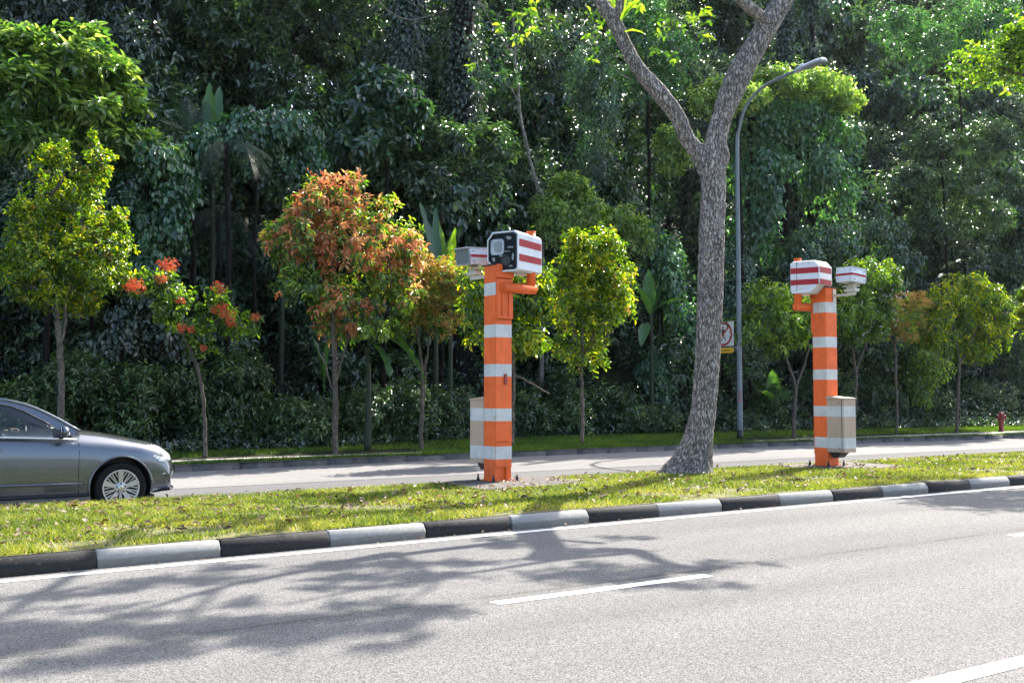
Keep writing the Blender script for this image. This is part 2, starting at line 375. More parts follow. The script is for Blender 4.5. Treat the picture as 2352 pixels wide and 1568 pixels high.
# median turf
def med_z(r, t):
    return .149 + .035 * math.sin(math.pi * min(max(t, 0), 1)) + .012 * math.sin(r * 1.7 + t * 5) * math.sin(math.pi * t)
def med_at(r, p):
    a, b = kerb_p(r) + .12, MED_P - .13; return med_z(r, (p - a) / (b - a))
strip('median_turf', [x * .5 for x in range(-60, 200)], lambda r: kerb_p(r) + .12, lambda r: MED_P - .13, med_z, 0, M['turf'], n=10)
# verge and wooded slope
PB = [0, .13, .8, 1.0, 2.0, 2.3, 3.2, 4.2, 6, 9, 13, 18, 25, 35, 50, 70]
V = []; F = []
RS2 = [x * 1.5 for x in range(-30, 90)]
for r in RS2:
    f0 = far_p(r)
    for k, q in enumerate(PB):
        p = f0 + q; z = far_z(p) if q > .9 else .062
        if q > 5: z += .5 * math.sin(r * .6 + q) + .4 * math.sin(r * .23 + 2)
        if z > 24: z = 24 + (z - 24) * .2
        V.append((r, p, z))
n_ = len(PB)
for i in range(len(RS2) - 1):
    for j in range(n_ - 1):
        q = i * n_ + j; F.append((q, q + n_, q + n_ + 1, q + 1))
o = from_np('hillside', V, F, M['soil'], smooth=True); o.rotation_euler = (0, 0, ROADROT); tag(o, kind='structure')
strip('footpath', [x * 1.0 for x in range(-30, 14)], lambda r: far_p(r) + .75, lambda r: far_p(r) + 1.75, lambda r, t: .075 + .012 * t, 0, M['path'])
strip('footpath', [x * 1.0 for x in range(24, 110)], lambda r: far_p(r) + .5, lambda r: far_p(r) + 1.6, lambda r, t: .075 + .012 * t, 0, M['path'])

# ------------------------------------------------------------------ grass, litter
def blades(name, r, p, z, h, wd, m, lean=.5, **k):
    n = len(r); ang = RNG.uniform(0, 2 * np.pi, n); hh = h * RNG.uniform(.5, 1.3, n); ww = wd * RNG.uniform(.6, 1.3, n)
    x, y = RX * r - RY * p, RY * r + RX * p
    la = RNG.uniform(0, 2 * np.pi, n); ll = lean * hh * RNG.uniform(.2, 1.4, n)
    dx, dy = np.cos(ang) * ww / 2, np.sin(ang) * ww / 2
    V = np.stack([np.stack([x - dx, y - dy, z], 1), np.stack([x + dx, y + dy, z], 1),
                  np.stack([x + np.cos(la) * ll, y + np.sin(la) * ll, z + hh], 1)], 1)
    tint = np.clip(.45 + .25 * np.sin(r * 2.1 + np.sin(p * 3)) + .2 * np.sin(p * 5.3 + r * .7) + RNG.normal(0, .26, n), 0, 1)
    tint = k.pop('tintf')(r, p, tint) if 'tintf' in k else tint
    o = from_np(name, V, np.arange(3 * n).reshape(-1, 3), m, tint=tint); return tag(o, kind='stuff', **k)
def med_tint(r, p, t):
    e = np.clip(1 - (p - 9.9) / .55, 0, 1); bare = np.clip(np.sin(r * 1.3 + 1) * np.sin(p * 2.2 + r * .4), 0, 1)
    return np.clip(t * .9 + .45 * e * (.5 + .5 * np.sin(r * 3.3)) + .12 * bare, 0, 1)
n = 400000
u = RNG.uniform(0, 1, n); r_ = -1 + 34 * u ** 1.7; p_ = RNG.uniform(9.5, MED_P - .12, n)
kp = np.array([kerb_p(x) for x in np.linspace(-2, 40, 200)]); kk = np.interp(r_, np.linspace(-2, 40, 200), kp) + .13
keep = p_ > kk; r_, p_, kk = r_[keep], p_[keep], kk[keep]
t_ = (p_ - kk) / (MED_P - .13 - kk); z_ = .149 + .035 * np.sin(np.pi * t_) + .012 * np.sin(r_ * 1.7 + t_ * 5) * np.sin(np.pi * t_) - .003
P1 = on_z(1136.3, 1110.5, .16); P2 = on_z(1902, 1074, .16)      # near corners of the two pillars
A1 = P1 + W3(.1465, .1465); A2 = P2 + W3(.1465, .1465)
slabs = []
def in_slab(r, p):
    m_ = np.zeros(len(r), bool)
    for (a, b, c, d) in slabs: m_ |= (r > a) & (r < b) & (p > c) & (p < d)
    return m_
c1 = rp(A1); c2 = rp(A2)
slabs = [(c1[0] - .95, c1[0] + .95, c1[1] - 1.15, c1[1] + .35), (c2[0] - .85, c2[0] + 1.15, c2[1] - .95, c2[1] + .55)]
keep = ~in_slab(r_, p_) & (RNG.uniform(0, 1, len(r_)) > .93 * np.clip(1.6 * (np.sin(r_ * 1.3 + 1) * np.sin(p_ * 2.2 + r_ * .4) + .5 * np.sin(r_ * 4.1 + p_ * 3.7) + .35 * np.sin(p_ * 9 - r_ * 2.6) - .25) + .9 * np.clip(1 - (p_ - kk) / .22, 0, 1), 0, 1))
r_, p_, z_ = r_[keep], p_[keep], z_[keep]
blades('median_grass', r_, p_, z_, .052, .013, M['grass'], 1.1, label='short bright green grass covering the strip between the two roads', cat='grass', tintf=med_tint)
n = 150000
r_ = 4 + 42 * RNG.uniform(0, 1, n) ** 1.2; q_ = RNG.uniform(.12, 4.6, n); fp = np.interp(r_, np.arange(0, 60), [far_p(x) for x in range(60)]); p_ = fp + q_
onpath = ((r_ < 13) & (q_ > .72) & (q_ < 1.78)) | ((r_ > 24) & (q_ > .47) & (q_ < 1.62))
keep = (~onpath) & (RNG.uniform(0, 1, n) > np.clip((q_ - 3.6), 0, .8)); r_, p_, q_ = r_[keep], p_[keep], q_[keep]
z_ = np.array([far_z(x) for x in p_])
blades('verge_grass', r_, p_, z_, .07, .018, M['grass_far'], .7, label='fresh green grass along the foot of the wood beyond the far kerb', cat='grass')

def leaf_geo(P, D, S, L, Wd, fold=.25, tip=-.15):
    """six-point leaves: P base points, D axis, S surface side hint; returns (n,6,3)"""
    D = D / np.linalg.norm(D, axis=1, keepdims=True)
    B = np.cross(D, S); B /= (np.linalg.norm(B, axis=1, keepdims=True) + 1e-9); C = np.cross(B, D)
    L = L[:, None]; Wd = Wd[:, None]
    mid = P + D * L * .42 + C * L * .03; m2 = P + D * L * .76; up = C * Wd * fold
    return np.stack([P, mid + B * Wd * .5 + up, m2 + B * Wd * .34 + up * .7 + C * L * tip * .4, P + D * L + C * L * tip,
                     m2 - B * Wd * .34 + up * .7 + C * L * tip * .4, mid - B * Wd * .5 + up], 1)
def leaf_faces(n):
    b = np.arange(n)[:, None, None] * 6; return (b + np.array([[0, 1, 2, 3], [0, 3, 4, 5]])[None]).reshape(-1, 4)
# fallen leaves on the median, the slabs and the gutter
n = 2600
r_ = 1 + 30 * RNG.uniform(0, 1, n) ** 1.3; p_ = RNG.uniform(9.95, MED_P - .2, n) ** 1.0
z_ = np.array([med_at(a, b) for a, b in zip(r_, p_)]) + RNG.uniform(.015, .045, n)
ng = 90; rg = RNG.uniform(1, 20, ng); pg = np.array([kerb_p(x) for x in rg]) - RNG.uniform(.0, .1, ng); zg = np.full(ng, .008)
X = np.concatenate([RX * r_ - RY * p_, RX * rg - RY * pg]); Y = np.concatenate([RY * r_ + RX * p_, RY * rg + RX * pg]); Z = np.concatenate([z_, zg])
n += ng; D = RNG.normal(0, 1, (n, 3)); D[:, 2] *= .12; S = RNG.normal(0, .25, (n, 3)); S[:, 2] = 1
L = RNG.uniform(.03, .11, n); L[-ng:] *= .5
tag(from_np('leaf_litter', leaf_geo(np.stack([X, Y, Z], 1), D, S, L, L * RNG.uniform(.4, .65, n), RNG.uniform(.1, .7), .25).reshape(-1, 3), leaf_faces(n), M['litter'],
            tint=np.repeat(RNG.uniform(0, 1, n), 2)), 'dry brown and straw coloured leaves scattered over the median grass', 'leaf litter', kind='stuff')
def sprinkle_slab(): pass
for (a, b, c, d), lab in zip(slabs, ('flat grey concrete slab under the left camera pillar', 'flat grey concrete slab under the right camera pillar')):
    bm = bmesh.new(); bx(bm, (a, c, .10), (b, d, .19)); 
    bmesh.ops.subdivide_edges(bm, edges=bm.edges[:], cuts=3, use_grid_fill=True)
    for v in bm.verts: v.co += Vector((random.uniform(-.012, .012), random.uniform(-.012, .012), 0))
    o = from_bm('concrete_slab', bm, M['concrete']); o.rotation_euler = (0, 0, ROADROT); tag(o, lab, 'concrete slab', 'slabs under the camera pillars')
A1.z = A2.z = .19
# =====================OBJECTS
M['orange'] = paint('orange_paint', (.88, .14, .022), .5, .14, 3, dirt=(.45, .10, .03), dirtamt=.32)
M['band'] = paint('white_reflective_band', (.60, .60, .575), .5, .12, 5, dirt=(.38, .37, .34), dirtamt=.4)
M['beige'] = paint('beige_cabinet_paint', (.50, .36, .26), .5, .06, 5, dirt=(.3, .2, .13), dirtamt=.3)
M['housing'] = paint('pale_grey_housing', (.66, .69, .73), .4, .05, 5, dirt=(.4, .42, .42), dirtamt=.25)
M['cream'] = paint('cream_bracket', (.62, .58, .48), .45, .06, 5)
M['redstripe'] = paint('dark_red_stripe', (.36, .012, .02), .6, .08, 6, dirt=(.2, .02, .02), dirtamt=.15)
M['black'] = plain('black_plastic', (.012, .012, .014), .45)
M['darkred'] = plain('dark_red_handle', (.3, .05, .03), .5)
M['steel'] = plain('galvanised_steel', (.30, .33, .35), .5, .5)
n = NB('dark_front_glass'); n.set(Base_Color=(.004, .0045, .007), Roughness=.12, Specular_IOR_Level=.08); M['glass'] = n.m
n = NB('lamp_lens'); n.set(Base_Color=n.ramp(n.noise(14, 2), [(.3, (.2, .235, .28)), (.7, (.40, .44, .49))]), Roughness=.15); M['lens'] = n.m
n = NB('grey_window_glass'); n.set(Base_Color=(.17, .19, .19), Roughness=.15); M['gglass'] = n.m

def camera_pillar():
    root = empty('camera_pillar', A1, ROADROT); root.scale = (1, 1, .985)
    H = .1465
    # column: banded steel box with a door on the road side
    bands = [(.368, .556), (.928, 1.114), (1.585, 1.769), (2.164, 2.354), (2.79, 2.977)]
    bands = [(a - .045, b - .045) for a, b in bands]; TOP = 3.19
    zs = sorted({0, TOP, *[z for b in bands for z in b]})
    bm = bmesh.new()
    c = .008; ring = [(-H + c, -H), (H - c, -H), (H, -H + c), (H, H - c), (H - c, H), (-H + c, H), (-H, H - c), (-H, -H + c)]
    prev = None
    for z in zs:
        cur = [bm.verts.new((x, y, z)) for x, y in ring]
        if prev:
            zm = (z + pz) / 2; mi = 1 if any(a < zm < b for a, b in bands) else 0
            for i in range(8): bm.faces.new((prev[i], prev[(i + 1) % 8], cur[(i + 1) % 8], cur[i])).material_index = mi
        else: bm.faces.new(cur[::-1])
        prev, pz = cur, z
    bm.faces.new(prev)
    from_bm('column', bm, [M['orange'], M['band']], root)
    box('column_cap', (-H - .012, -H - .012, TOP), (H + .012, H + .012, TOP + .018), M['black'], root, .003)
    # access door with its own white bands
    bm = bmesh.new(); y0, y1 = -H - .014, -H - .001; dz = [.60] + [z for b in bands for z in b if .6 < z < 2.35] + [2.36]
    seg = []
    for a, b in zip(dz, dz[1:]):
        mi = 1 if any(p < (a + b) / 2 < q for p, q in bands) else 0
        vs = [bm.verts.new(v) for v in ((-H + .012, y0, a), (H - .006, y0, a), (H - .006, y0, b), (-H + .012, y0, b))]; bm.faces.new(vs).material_index = mi
        for x in (-H + .012, H - .006):
            vs = [bm.verts.new(v) for v in ((x, y0, a), (x, y1, a), (x, y1, b), (x, y0, b))]; bm.faces.new(vs).material_index = mi
    for z in (.60, 2.36):
        bm.faces.new([bm.verts.new(v) for v in ((-H + .012, y0, z), (H - .006, y0, z), (H - .006, y1, z), (-H + .012, y1, z))])
    bmesh.ops.remove_doubles(bm, verts=bm.verts, dist=.0005)
    door = from_bm('access_door', bm, [M['orange'], M['band']], root)
    box('drip_edge', (-H + .008, y0 - .012, .585), (H - .004, y0 - .001, .612), M['orange'], door, .004)
    bm = bmesh.new(); bx(bm, (.004, y0 - .022, 1.42), (.046, y0 + .001, 1.58)); h_ = from_bm('door_handle', bm, M['darkred'], door, bevel=.008)
    bm = bmesh.new(); bx(bm, (-.03 - H + .02, y0 - .018, .955), (-H + .045, y0 - .001, .985)); bx(bm, (-H - .035, -H - .012, .925), (-H + .004, -H - .0, .95)); bx(bm, (-H - .0, y0 - .024, .94), (-H + .02, y0 - .003, 1.0))
    from_bm('door_latch', bm, M['cream'], door, bevel=.003)
    bm = bmesh.new(); bx(bm, (-H - .03, y0 - .012, 2.03), (-H + .03, y0 - .001, 2.045)); bx(bm, (-H - .006, y0 - .02, 2.0), (-H + .012, y0 - .003, 2.075)); from_bm('hinge', bm, M['orange'], door, bevel=.002)
    bm = bmesh.new(); bx(bm, (-H + .012, -H - .010, .23), (H - .006, -H - .001, .575)); 
    from_bm('lower_panel', bm, M['orange'], root, bevel=.002)
    bm = bmesh.new(); bx(bm, (-H + .010, -H - .0125, bands[0][0]), (H - .004, -H - .0105, bands[0][1])); from_bm('panel_band', bm, M['band'], root)
    box('panel_lip', (-H + .008, -H - .022, .215), (H - .004, -H - .011, .235), M['orange'], root, .003)
    bm = bmesh.new(); prism(bm, [(.028, 0.015), (.040, 0.015), (.040, .20), (.028, .20)], -H - .05, -H - .001); from_bm('gusset', bm, M['orange'], root, bevel=.002)
    box('base_plate', (-H - .025, -H - .025, .0), (H + .025, H + .025, .016), M['orange'], root, .002)
    for sx in (-1, 1):
        for sy in (-1, 1):
            bm = bmesh.new(); x, y = sx * .205, sy * .205
            tube_bm(bm, [(x, y, -.01), (x, y, .10)], .011, 10); tube_bm(bm, [(x, y, .0), (x, y, .03)], .026, 6); tube_bm(bm, [(x, y, .03), (x, y, .062)], .019, 6)
            from_bm('anchor_bolt', bm, M['black'], root)
    # beige electrical cabinet on the back
    cz0, cz1 = .255, 1.19
    bm = bmesh.new(); cx0, cx1, cy0, cy1 = -H + .003, .165, H + .006, H + .375
    bc = [b for b in bands[:2]]; lv = sorted({cz0, cz1, *[z for b in bc for z in b if cz0 < z < cz1]})
    prev = None
    for z in lv:
        cur = [bm.verts.new(v) for v in ((cx0, cy0, z), (cx1, cy0, z), (cx1, cy1, z), (cx0, cy1, z))]
        if prev:
            zm = (z + pz) / 2; mi = 1 if any(a < zm < b for a, b in bc) else 0
            for i in range(4): bm.faces.new((prev[i], prev[(i + 1) % 4], cur[(i + 1) % 4], cur[i])).material_index = mi
        else: bm.faces.new(cur[::-1])
        prev, pz = cur, z
    bm.faces.new(prev); cab = from_bm('equipment_cabinet', bm, [M['beige'], M['band']], root)
    bm = bmesh.new()
    tl = [(cx0 - .012, cy0 - .004, cz1 + .004), (cx1 + .014, cy0 - .004, cz1 + .004), (cx1 + .014, cy1 + .014, cz1 + .004), (cx0 - .012, cy1 + .014, cz1 + .004)]
    a = [bm.verts.new(v) for v in tl]; b = [bm.verts.new((x, y, z + (.05 if y < .3 else .016))) for x, y, z in tl]
    bm.faces.new(a[::-1]); bm.faces.new(b)
    for i in range(4): bm.faces.new((a[i], a[(i + 1) % 4], b[(i + 1) % 4], b[i]))
    from_bm('cabinet_roof', bm, M['beige'], cab, bevel=.003)
    for (xx, s) in ((cx1, 1),):                       # door seam, on the outer side face, and its screws
        box('door_seam', (xx + .0005, cy1 - .055, cz0 + .012), (xx + .004, cy1 - .047, cz1 - .006), M['black'], cab, 0)
        for zz in (cz0 + .07, cz1 - .06):
            bm = bmesh.new(); tube_bm(bm, [(xx, cy1 - .10, zz), (xx + .012, cy1 - .10, zz)], .011, 10); from_bm('screw', bm, M['darkred'], cab)
    bm = bmesh.new(); vs = []
    prism(bm, [(cy0, cz0 - .002), (cy0 + .27, cz0 - .002), (cy0 + .16, cz0 - .10), (cy0 + .05, cz0 - .10)], -.09, .10, M=Matrix(((0, 1, 0, 0), (1, 0, 0, 0), (0, 0, 1, 0), (0, 0, 0, 1))))
    from_bm('cable_boot', bm, M['black'], cab, bevel=.012)
    # swivel bracket and cranked arm
    bm = bmesh.new(); bx(bm, (-H + .02, -H - .045, 2.395), (H - .005, -H - .001, 2.985)); br = from_bm('arm_bracket', bm, M['orange'], root, bevel=.006)
    bm = bmesh.new(); bx(bm, (-.055, -H - .064, 2.42), (-.045, -H - .046, 2.80)); bx(bm, (.06, -H - .064, 2.42), (.07, -H - .046, 2.80)); bx(bm, (-.125, -H - .056, 2.398), (.13, -H - .046, 2.43)); from_bm('bracket_rib', bm, M['orange'], br, bevel=.003)
    bm = bmesh.new(); bx(bm, (-H + .012, -H - .06, 3.0), (H, -H - .001, 3.20)); from_bm('collar', bm, M['orange'], root, bevel=.02)
    y = -.214; zA = 2.855; ux = .455
    bm = bmesh.new(); tube_bm(bm, [(.0, -H - .04, zA), (.0, -H - .07, zA)], .085, 24)
    pts = [(-.03, y, zA)] + [(ux - .04, y, zA)]; tube_bm(bm, [(-.045, y, zA), (ux + .062, y, zA)], [.074, .074], 24)
    tube_bm(bm, [(ux, y, zA - .07), (ux, y, 3.71)], .066, 24)
    bmesh.ops.transform(bm, matrix=Matrix.Identity(4), verts=bm.verts)
    from_bm('cranked_arm', bm, M['orange'], root)
    tube('arm_socket', [(-.0, -H - .045, zA), (-.0, y + .0, zA)], .06, M['orange'], br, 20)
    tube('arm_cap', [(ux, y, 3.71), (ux, y, 3.725)], .071, M['orange'], root, 24)
    # large camera housing
    d = Vector((-.93, -.367, 0)).normalized(); fwd = math.atan2(d.y, d.x)
    Wd, Ln, Hh, zb = .52, .66, .60, 3.085
    # front face centre, in local road frame
    fc = Vector((.076 * RX + (-.21) * RY, -.076 * RY + (-.21) * RX, zb))
    MH = Matrix.Translation(fc) @ Matrix.Rotation(fwd, 4, 'Z')          # +x looks forward, +y to the left seen from behind
    # cross-section seen from behind (+y left). The photo's left (seen from the front) is the section's -y side... far side = chamfers
    sec = [(-.275, .17), (-.275, .49), (-.18, .60), (.21, .60), (.27, .56), (.27, .03), (.23, .0), (-.10, .0)]
    bm = bmesh.new(); prevr = None
    stations = [(-Ln, .93, -.02), (-Ln + .02, .96, -.015), (0, 1, 0)]
    for (x, s, dz_) in stations:
        cur = [bm.verts.new(MH @ Vector((x, q * s, .3 + (z - .3) * s + dz_))) for q, z in sec]
        if prevr:
            for i in range(8): bm.faces.new((prevr[i], prevr[(i + 1) % 8], cur[(i + 1) % 8], cur[i]))
        else: bm.faces.new(cur)
        prevr = cur
    inner = [bm.verts.new(MH @ Vector((0, q * .92, .3 + (z - .3) * .92))) for q, z in sec]
    for i in range(8): bm.faces.new((prevr[i], prevr[(i + 1) % 8], inner[(i + 1) % 8], inner[i]))
    deep = [bm.verts.new(MH @ Vector((-.035, q * .92, .3 + (z - .3) * .92))) for q, z in sec]
    for i in range(8): bm.faces.new((inner[i], inner[(i + 1) % 8], deep[(i + 1) % 8], deep[i]))
    bm.faces.new(deep[::-1]); hs = from_bm('camera_housing', bm, M['housing'], root)
    def flat(name, poly, x0, x1, m, par):
        bm = bmesh.new(); a = [bm.verts.new(MH @ Vector((x0, q, z))) for q, z in poly]; b = [bm.verts.new(MH @ Vector((x1, q, z))) for q, z in poly]
        bm.faces.new(a[::-1]); bm.faces.new(b)
        for i in range(len(poly)): bm.faces.new((a[i], a[(i + 1) % len(poly)], b[(i + 1) % len(poly)], b[i]))
        return from_bm(name, bm, m, par)
    flat('front_glass', [(q * .915, .3 + (z - .3) * .915) for q, z in sec], -.033, -.012, M['glass'], hs)
    # black gasket
    bm = bmesh.new(); ro = [bm.verts.new(MH @ Vector((.003, q * .93, .3 + (z - .3) * .93))) for q, z in sec]; ri = [bm.verts.new(MH @ Vector((.003, q * .86, .3 + (z - .3) * .87))) for q, z in sec]
    rd = [bm.verts.new(MH @ Vector((-.010, q * .86, .3 + (z - .3) * .87))) for q, z in sec]; re = [bm.verts.new(MH @ Vector((-.010, q * .93, .3 + (z - .3) * .93))) for q, z in sec]
    for A_, B_ in ((ro, ri), (ri, rd), (re, ro)):
        for i in range(8): bm.faces.new((A_[i], A_[(i + 1) % 8], B_[(i + 1) % 8], B_[i]))
    from_bm('gasket', bm, M['black'], hs)
    def rr(cy, cz, w_, h_, r_, n_=5):
        return [(cy + sx * (w_ / 2 - r_) + r_ * math.cos(a0 + k * math.pi / 2 / n_), cz + sy * (h_ / 2 - r_) + r_ * math.sin(a0 + k * math.pi / 2 / n_))
                for sx, sy, a0 in ((1, 1, 0), (-1, 1, math.pi / 2), (-1, -1, math.pi), (1, -1, 3 * math.pi / 2)) for k in range(n_ + 1)]
    sd = 1     # +1 puts the flash on the photo's left
    flat('flash_lamp', rr(-.10 * sd, .375, .235, .235, .055), -.014, -.004, M['lens'], hs)
    flat('flash_centre', rr(-.085 * sd, .375, .12, .15, .035), -.004, .004, M['gglass'], hs)
    bm = bmesh.new()
    for rr_, xx in ((.085, -.012), (.085, .012), (.065, .012), (.06, -.004)):
        pass
    R0 = disc_lathe(bm, [(.088, -.012), (.088, .004), (.07, .006), (.066, -.008)], 32, 'y'); bm.faces.new(R0[-1])
    for v in bm.verts: v.co = MH @ Vector((v.co.y, v.co.x + .055, v.co.z + .165))
    from_bm('camera_lens', bm, M['black'], hs)
    # pale irregular blobs set just in front of the glass
    bm = bmesh.new(); rs_ = random.Random(4)
    for (cy, cz, w_, h_) in ((.10, .50, .12, .05), (.13, .36, .13, .03), (.05, .30, .18, .02), (-.17, .2, .07, .07), (.17, .2, .05, .12), (-.08, .07, .17, .025), (.13, .08, .1, .03), (-.02, .24, .12, .025), (-.2, .3, .03, .1)):
        pl_ = [(cy + w_ * .5 * math.cos(t) * rs_.uniform(.55, 1.15), cz + h_ * .5 * math.sin(t) * rs_.uniform(.5, 1.3)) for t in [k * .628 for k in range(10)]]
        f_ = bm.faces.new([bm.verts.new(MH @ Vector((-.0105, q, z))) for q, z in pl_])
    from_bm('pale_blob', bm, M['gglass'], hs)
    for (z0, z1) in ((.15, .255), (.37, .48)):        # red stripes run round both sides and the back
        bm = bmesh.new(); e = .003
        def wl(x, z, side):
            s = .96 + .04 * (x + Ln - .02) / (Ln - .02); return Vector((x, side * ((.27 if side > 0 else .275) * s + e), .3 + (z - .3) * s - .015 * (1 - (x + Ln - .02) / (Ln - .02))))
        for side in (-1, 1):
            bm.faces.new([bm.verts.new(MH @ wl(x, z, side)) for x, z in ((-Ln + .022, z0), (-.03, z0), (-.03, z1), (-Ln + .022, z1))])
        s = .93; bm.faces.new([bm.verts.new(MH @ Vector((-Ln - e, q * s, .3 + (z - .3) * s - .02))) for q, z in ((-.272, z0), (.267, z0), (.267, z1), (-.272, z1))])
        from_bm('red_stripe', bm, M['redstripe'], hs)
    for (y_, z_, w_) in ((-.02, .55, .06), (.08, .55, .06), (-.02, .515, .06), (.08, .515, .06), (-.12, .52, .06)):
        bm = bmesh.new(); bx(bm, (-Ln - .002, y_ * -1 - w_ / 2, z_ - .004), (-Ln - .0005, y_ * -1 + w_ / 2, z_ + .003), MH); from_bm('vent_slot', bm, M['steel'], hs)
    bm = bmesh.new(); bx(bm, (-Ln - .006, .135, .03), (-Ln - .001, .142, .57), MH); from_bm('cover_seam', bm, M['black'], hs)
    bm = bmesh.new(); bx(bm, (-Ln - .004, .02, .055), (-Ln - .001, .10, .10), MH); lb_ = from_bm('rating_label', bm, M['band'], hs)
    # small camera on its cream bracket
    ctr = Vector((-.08, .52, 3.255)); d2 = Vector((-.995, -.096, 0)).normalized(); MS = Matrix.Translation(ctr) @ Matrix.Rotation(math.atan2(d2.y, d2.x), 4, 'Z') @ Matrix.Rotation(rad(3), 4, 'Y')
    s2 = [(-.18, .07), (-.15, .235), (.15, .235), (.18, .07), (.155, .0), (-.155, .0)]
    s2 = [(-.17, .13), (-.15, .245), (.15, .245), (.17, .13), (.155, .0), (-.155, .0)]
    def loft(name, secs, m, par, mat=MS, cap=True):
        bm = bmesh.new(); pv = None
        for x, poly in secs:
            cu = [bm.verts.new(mat @ Vector((x, q, z))) for q, z in poly]
            if pv:
                for i in range(len(cu)): bm.faces.new((pv[i], pv[(i + 1) % len(cu)], cu[(i + 1) % len(cu)], cu[i]))
            elif cap: bm.faces.new(cu)
            pv = cu
        if cap: bm.faces.new(pv[::-1])
        return from_bm(name, bm, m, par)
    sm = loft('small_camera', [(-.22, s2), (.19, s2)], M['housing'], root)
    hood = [(q * 1.05, z * 1.0 + (.012 if z > .2 else 0)) for q, z in s2]
    bm = bmesh.new(); bx(bm, (-.22, -.165, .247), (.25, .165, .257), MS); from_bm('hood', bm, M['housing'], sm, bevel=.003)
    bm = bmesh.new(); 
    po = [bm.verts.new(MS @ Vector((.192, q, z))) for q, z in s2]; pi_ = [bm.verts.new(MS @ Vector((.192, q * .9, .122 + (z - .122) * .86))) for q, z in s2]; pf = [bm.verts.new(MS @ Vector((.215, q, z))) for q, z in s2]; pg_ = [bm.verts.new(MS @ Vector((.215, q * .9, .122 + (z - .122) * .86))) for q, z in s2]
    for A_, B_ in ((po, pf), (pf, pg_), (pg_, pi_)):
        for i in range(6): bm.faces.new((A_[i], A_[(i + 1) % 6], B_[(i + 1) % 6], B_[i]))
    from_bm('window_frame', bm, M['steel'], sm)
    bm = bmesh.new(); bm.faces.new([bm.verts.new(MS @ Vector((.205, q * .9, .122 + (z - .122) * .86))) for q, z in s2]); bm.faces.new([bm.verts.new(MS @ Vector((.194, q * .9, .122 + (z - .122) * .86))) for q, z in s2][::-1]); from_bm('camera_window', bm, M['gglass'], sm)
    bm = bmesh.new()
    for side in (-1, 1): 
        bm.faces.new([bm.verts.new(MS @ Vector(v)) for v in ((-.219, side * .171, .105), (.188, side * .171, .105), (.188, side * .1715, .145), (-.219, side * .1715, .145))])
    bm.faces.new([bm.verts.new(MS @ Vector((-.223, q, z))) for q, z in ((-.17, .105), (.17, .105), (.17, .145), (-.17, .145))])
    from_bm('red_stripe', bm, M['redstripe'], sm)
    bm = bmesh.new()
    for q in (-.12, .12):
        for z in (.045, .2):
            tube_bm(bm, [MS @ Vector((-.22, q, z)), MS @ Vector((-.226, q, z))], .009, 8)
    for q in (-.15, .14):
        for z in (.045, .2):
            for side in (-1, 1): tube_bm(bm, [MS @ Vector((q, side * .155, z)), MS @ Vector((q, side * .176, z))], .009, 8)
    from_bm('screw_heads', bm, M['steel'], sm)
    bm = bmesh.new(); bx(bm, (-.12, H + .002, 2.93), (-.04, H + .012, 3.17)); bx(bm, (-.10, H + .012, 3.03), (-.088, H + .46, 3.075)); bx(bm, (-.07, H + .012, 3.03), (-.058, H + .46, 3.075))
    bx(bm, (-.104, H + .30, 3.075), (-.056, H + .47, 3.10)); bx(bm, (-.14, H + .26, 3.10), (-.02, H + .50, 3.145)); bx(bm, (-.12, H + .30, 3.145), (-.04, H + .46, 3.19)); bx(bm, (-.16, H + .24, 3.19), (.0, H + .50, 3.205)); bx(bm, (-.11, H + .32, 3.205), (-.05, H + .42, 3.252))
    from_bm('camera_bracket', bm, M['cream'], root, bevel=.003)
    return root
pil = camera_pillar()
tag(pil, 'orange camera pillar with white bands, arm reaching right, large dark camera window facing the road', 'camera pillar', 'banded orange camera pillars')
dup(pil, A2, ROADROT + math.pi, label='orange camera pillar with white bands right of the big tree, beige cabinet on its front', cat='camera pillar', group='banded orange camera pillars')
for o in [x for x in bpy.data.objects if x.name.startswith('screw_heads')]: o.name = 'screw'

# ------------------------------------------------------------------ street lamp, sign, hydrant
LB = on_far(1700, 1012)
M['lamp_pole'] = paint('weathered_grey_pole', (.17, .205, .22), .55, .12, 3, dirt=(.08, .09, .09), dirtamt=.4)
M['lamp_head'] = paint('lamp_head_grey', (.5, .55, .6), .4)
root = empty('street_lamp', LB, label='tall grey curved street lamp behind the big tree, black band at its foot', cat='street lamp')
ax = W3(0, -1)
def lp(L, z): return (ax.x * L, ax.y * L, z - LB.z)
path = smooth_path([lp(0, LB.z), lp(0, 3), lp(0, 6), lp(0, 8.9), lp(.08, 9.4), lp(.28, 9.92), lp(.62, 10.28), lp(1.1, 10.5), lp(1.8, 10.62), lp(2.35, 10.66)], 4)
k = len(path); tube('pole', path, [.088 - .042 * min(1, i / (k * .45)) for i in range(k)], M['lamp_pole'], root, 12)
tube('base_sleeve', [(0, 0, 0), (0, 0, .32)], .094, M['black'], root, 12)
for z in (1.98, 2.06, 2.18, 2.62): tube('clamp_band', [(0, 0, z), (0, 0, z + .02)], .09, M['steel'], root, 12)
a = Vector(lp(2.3, 10.655)); b = Vector(lp(3.35, 10.72)); d = (b - a).normalized(); s = d.cross(Vector((0, 0, 1))).normalized(); u = s.cross(d)
MM = Matrix(((d.x, s.x, u.x, a.x), (d.y, s.y, u.y, a.y), (d.z, s.z, u.z, a.z), (0, 0, 0, 1)))
bm = bmesh.new(); top = [(0, .07), (.15, .12), (.85, .17), (1.02, .12), (1.06, .04)]
outl = top + [(x, -y) for x, y in top[::-1]]
A_ = [bm.verts.new(MM @ Vector((x, y, -.02))) for x, y in outl]; B_ = [bm.verts.new(MM @ Vector((x, y, .035 if .1 < x < 1 else .02))) for x, y in outl]; C_ = [bm.verts.new(MM @ Vector((x * .9 + .06, y * .7, .075))) for x, y in outl]
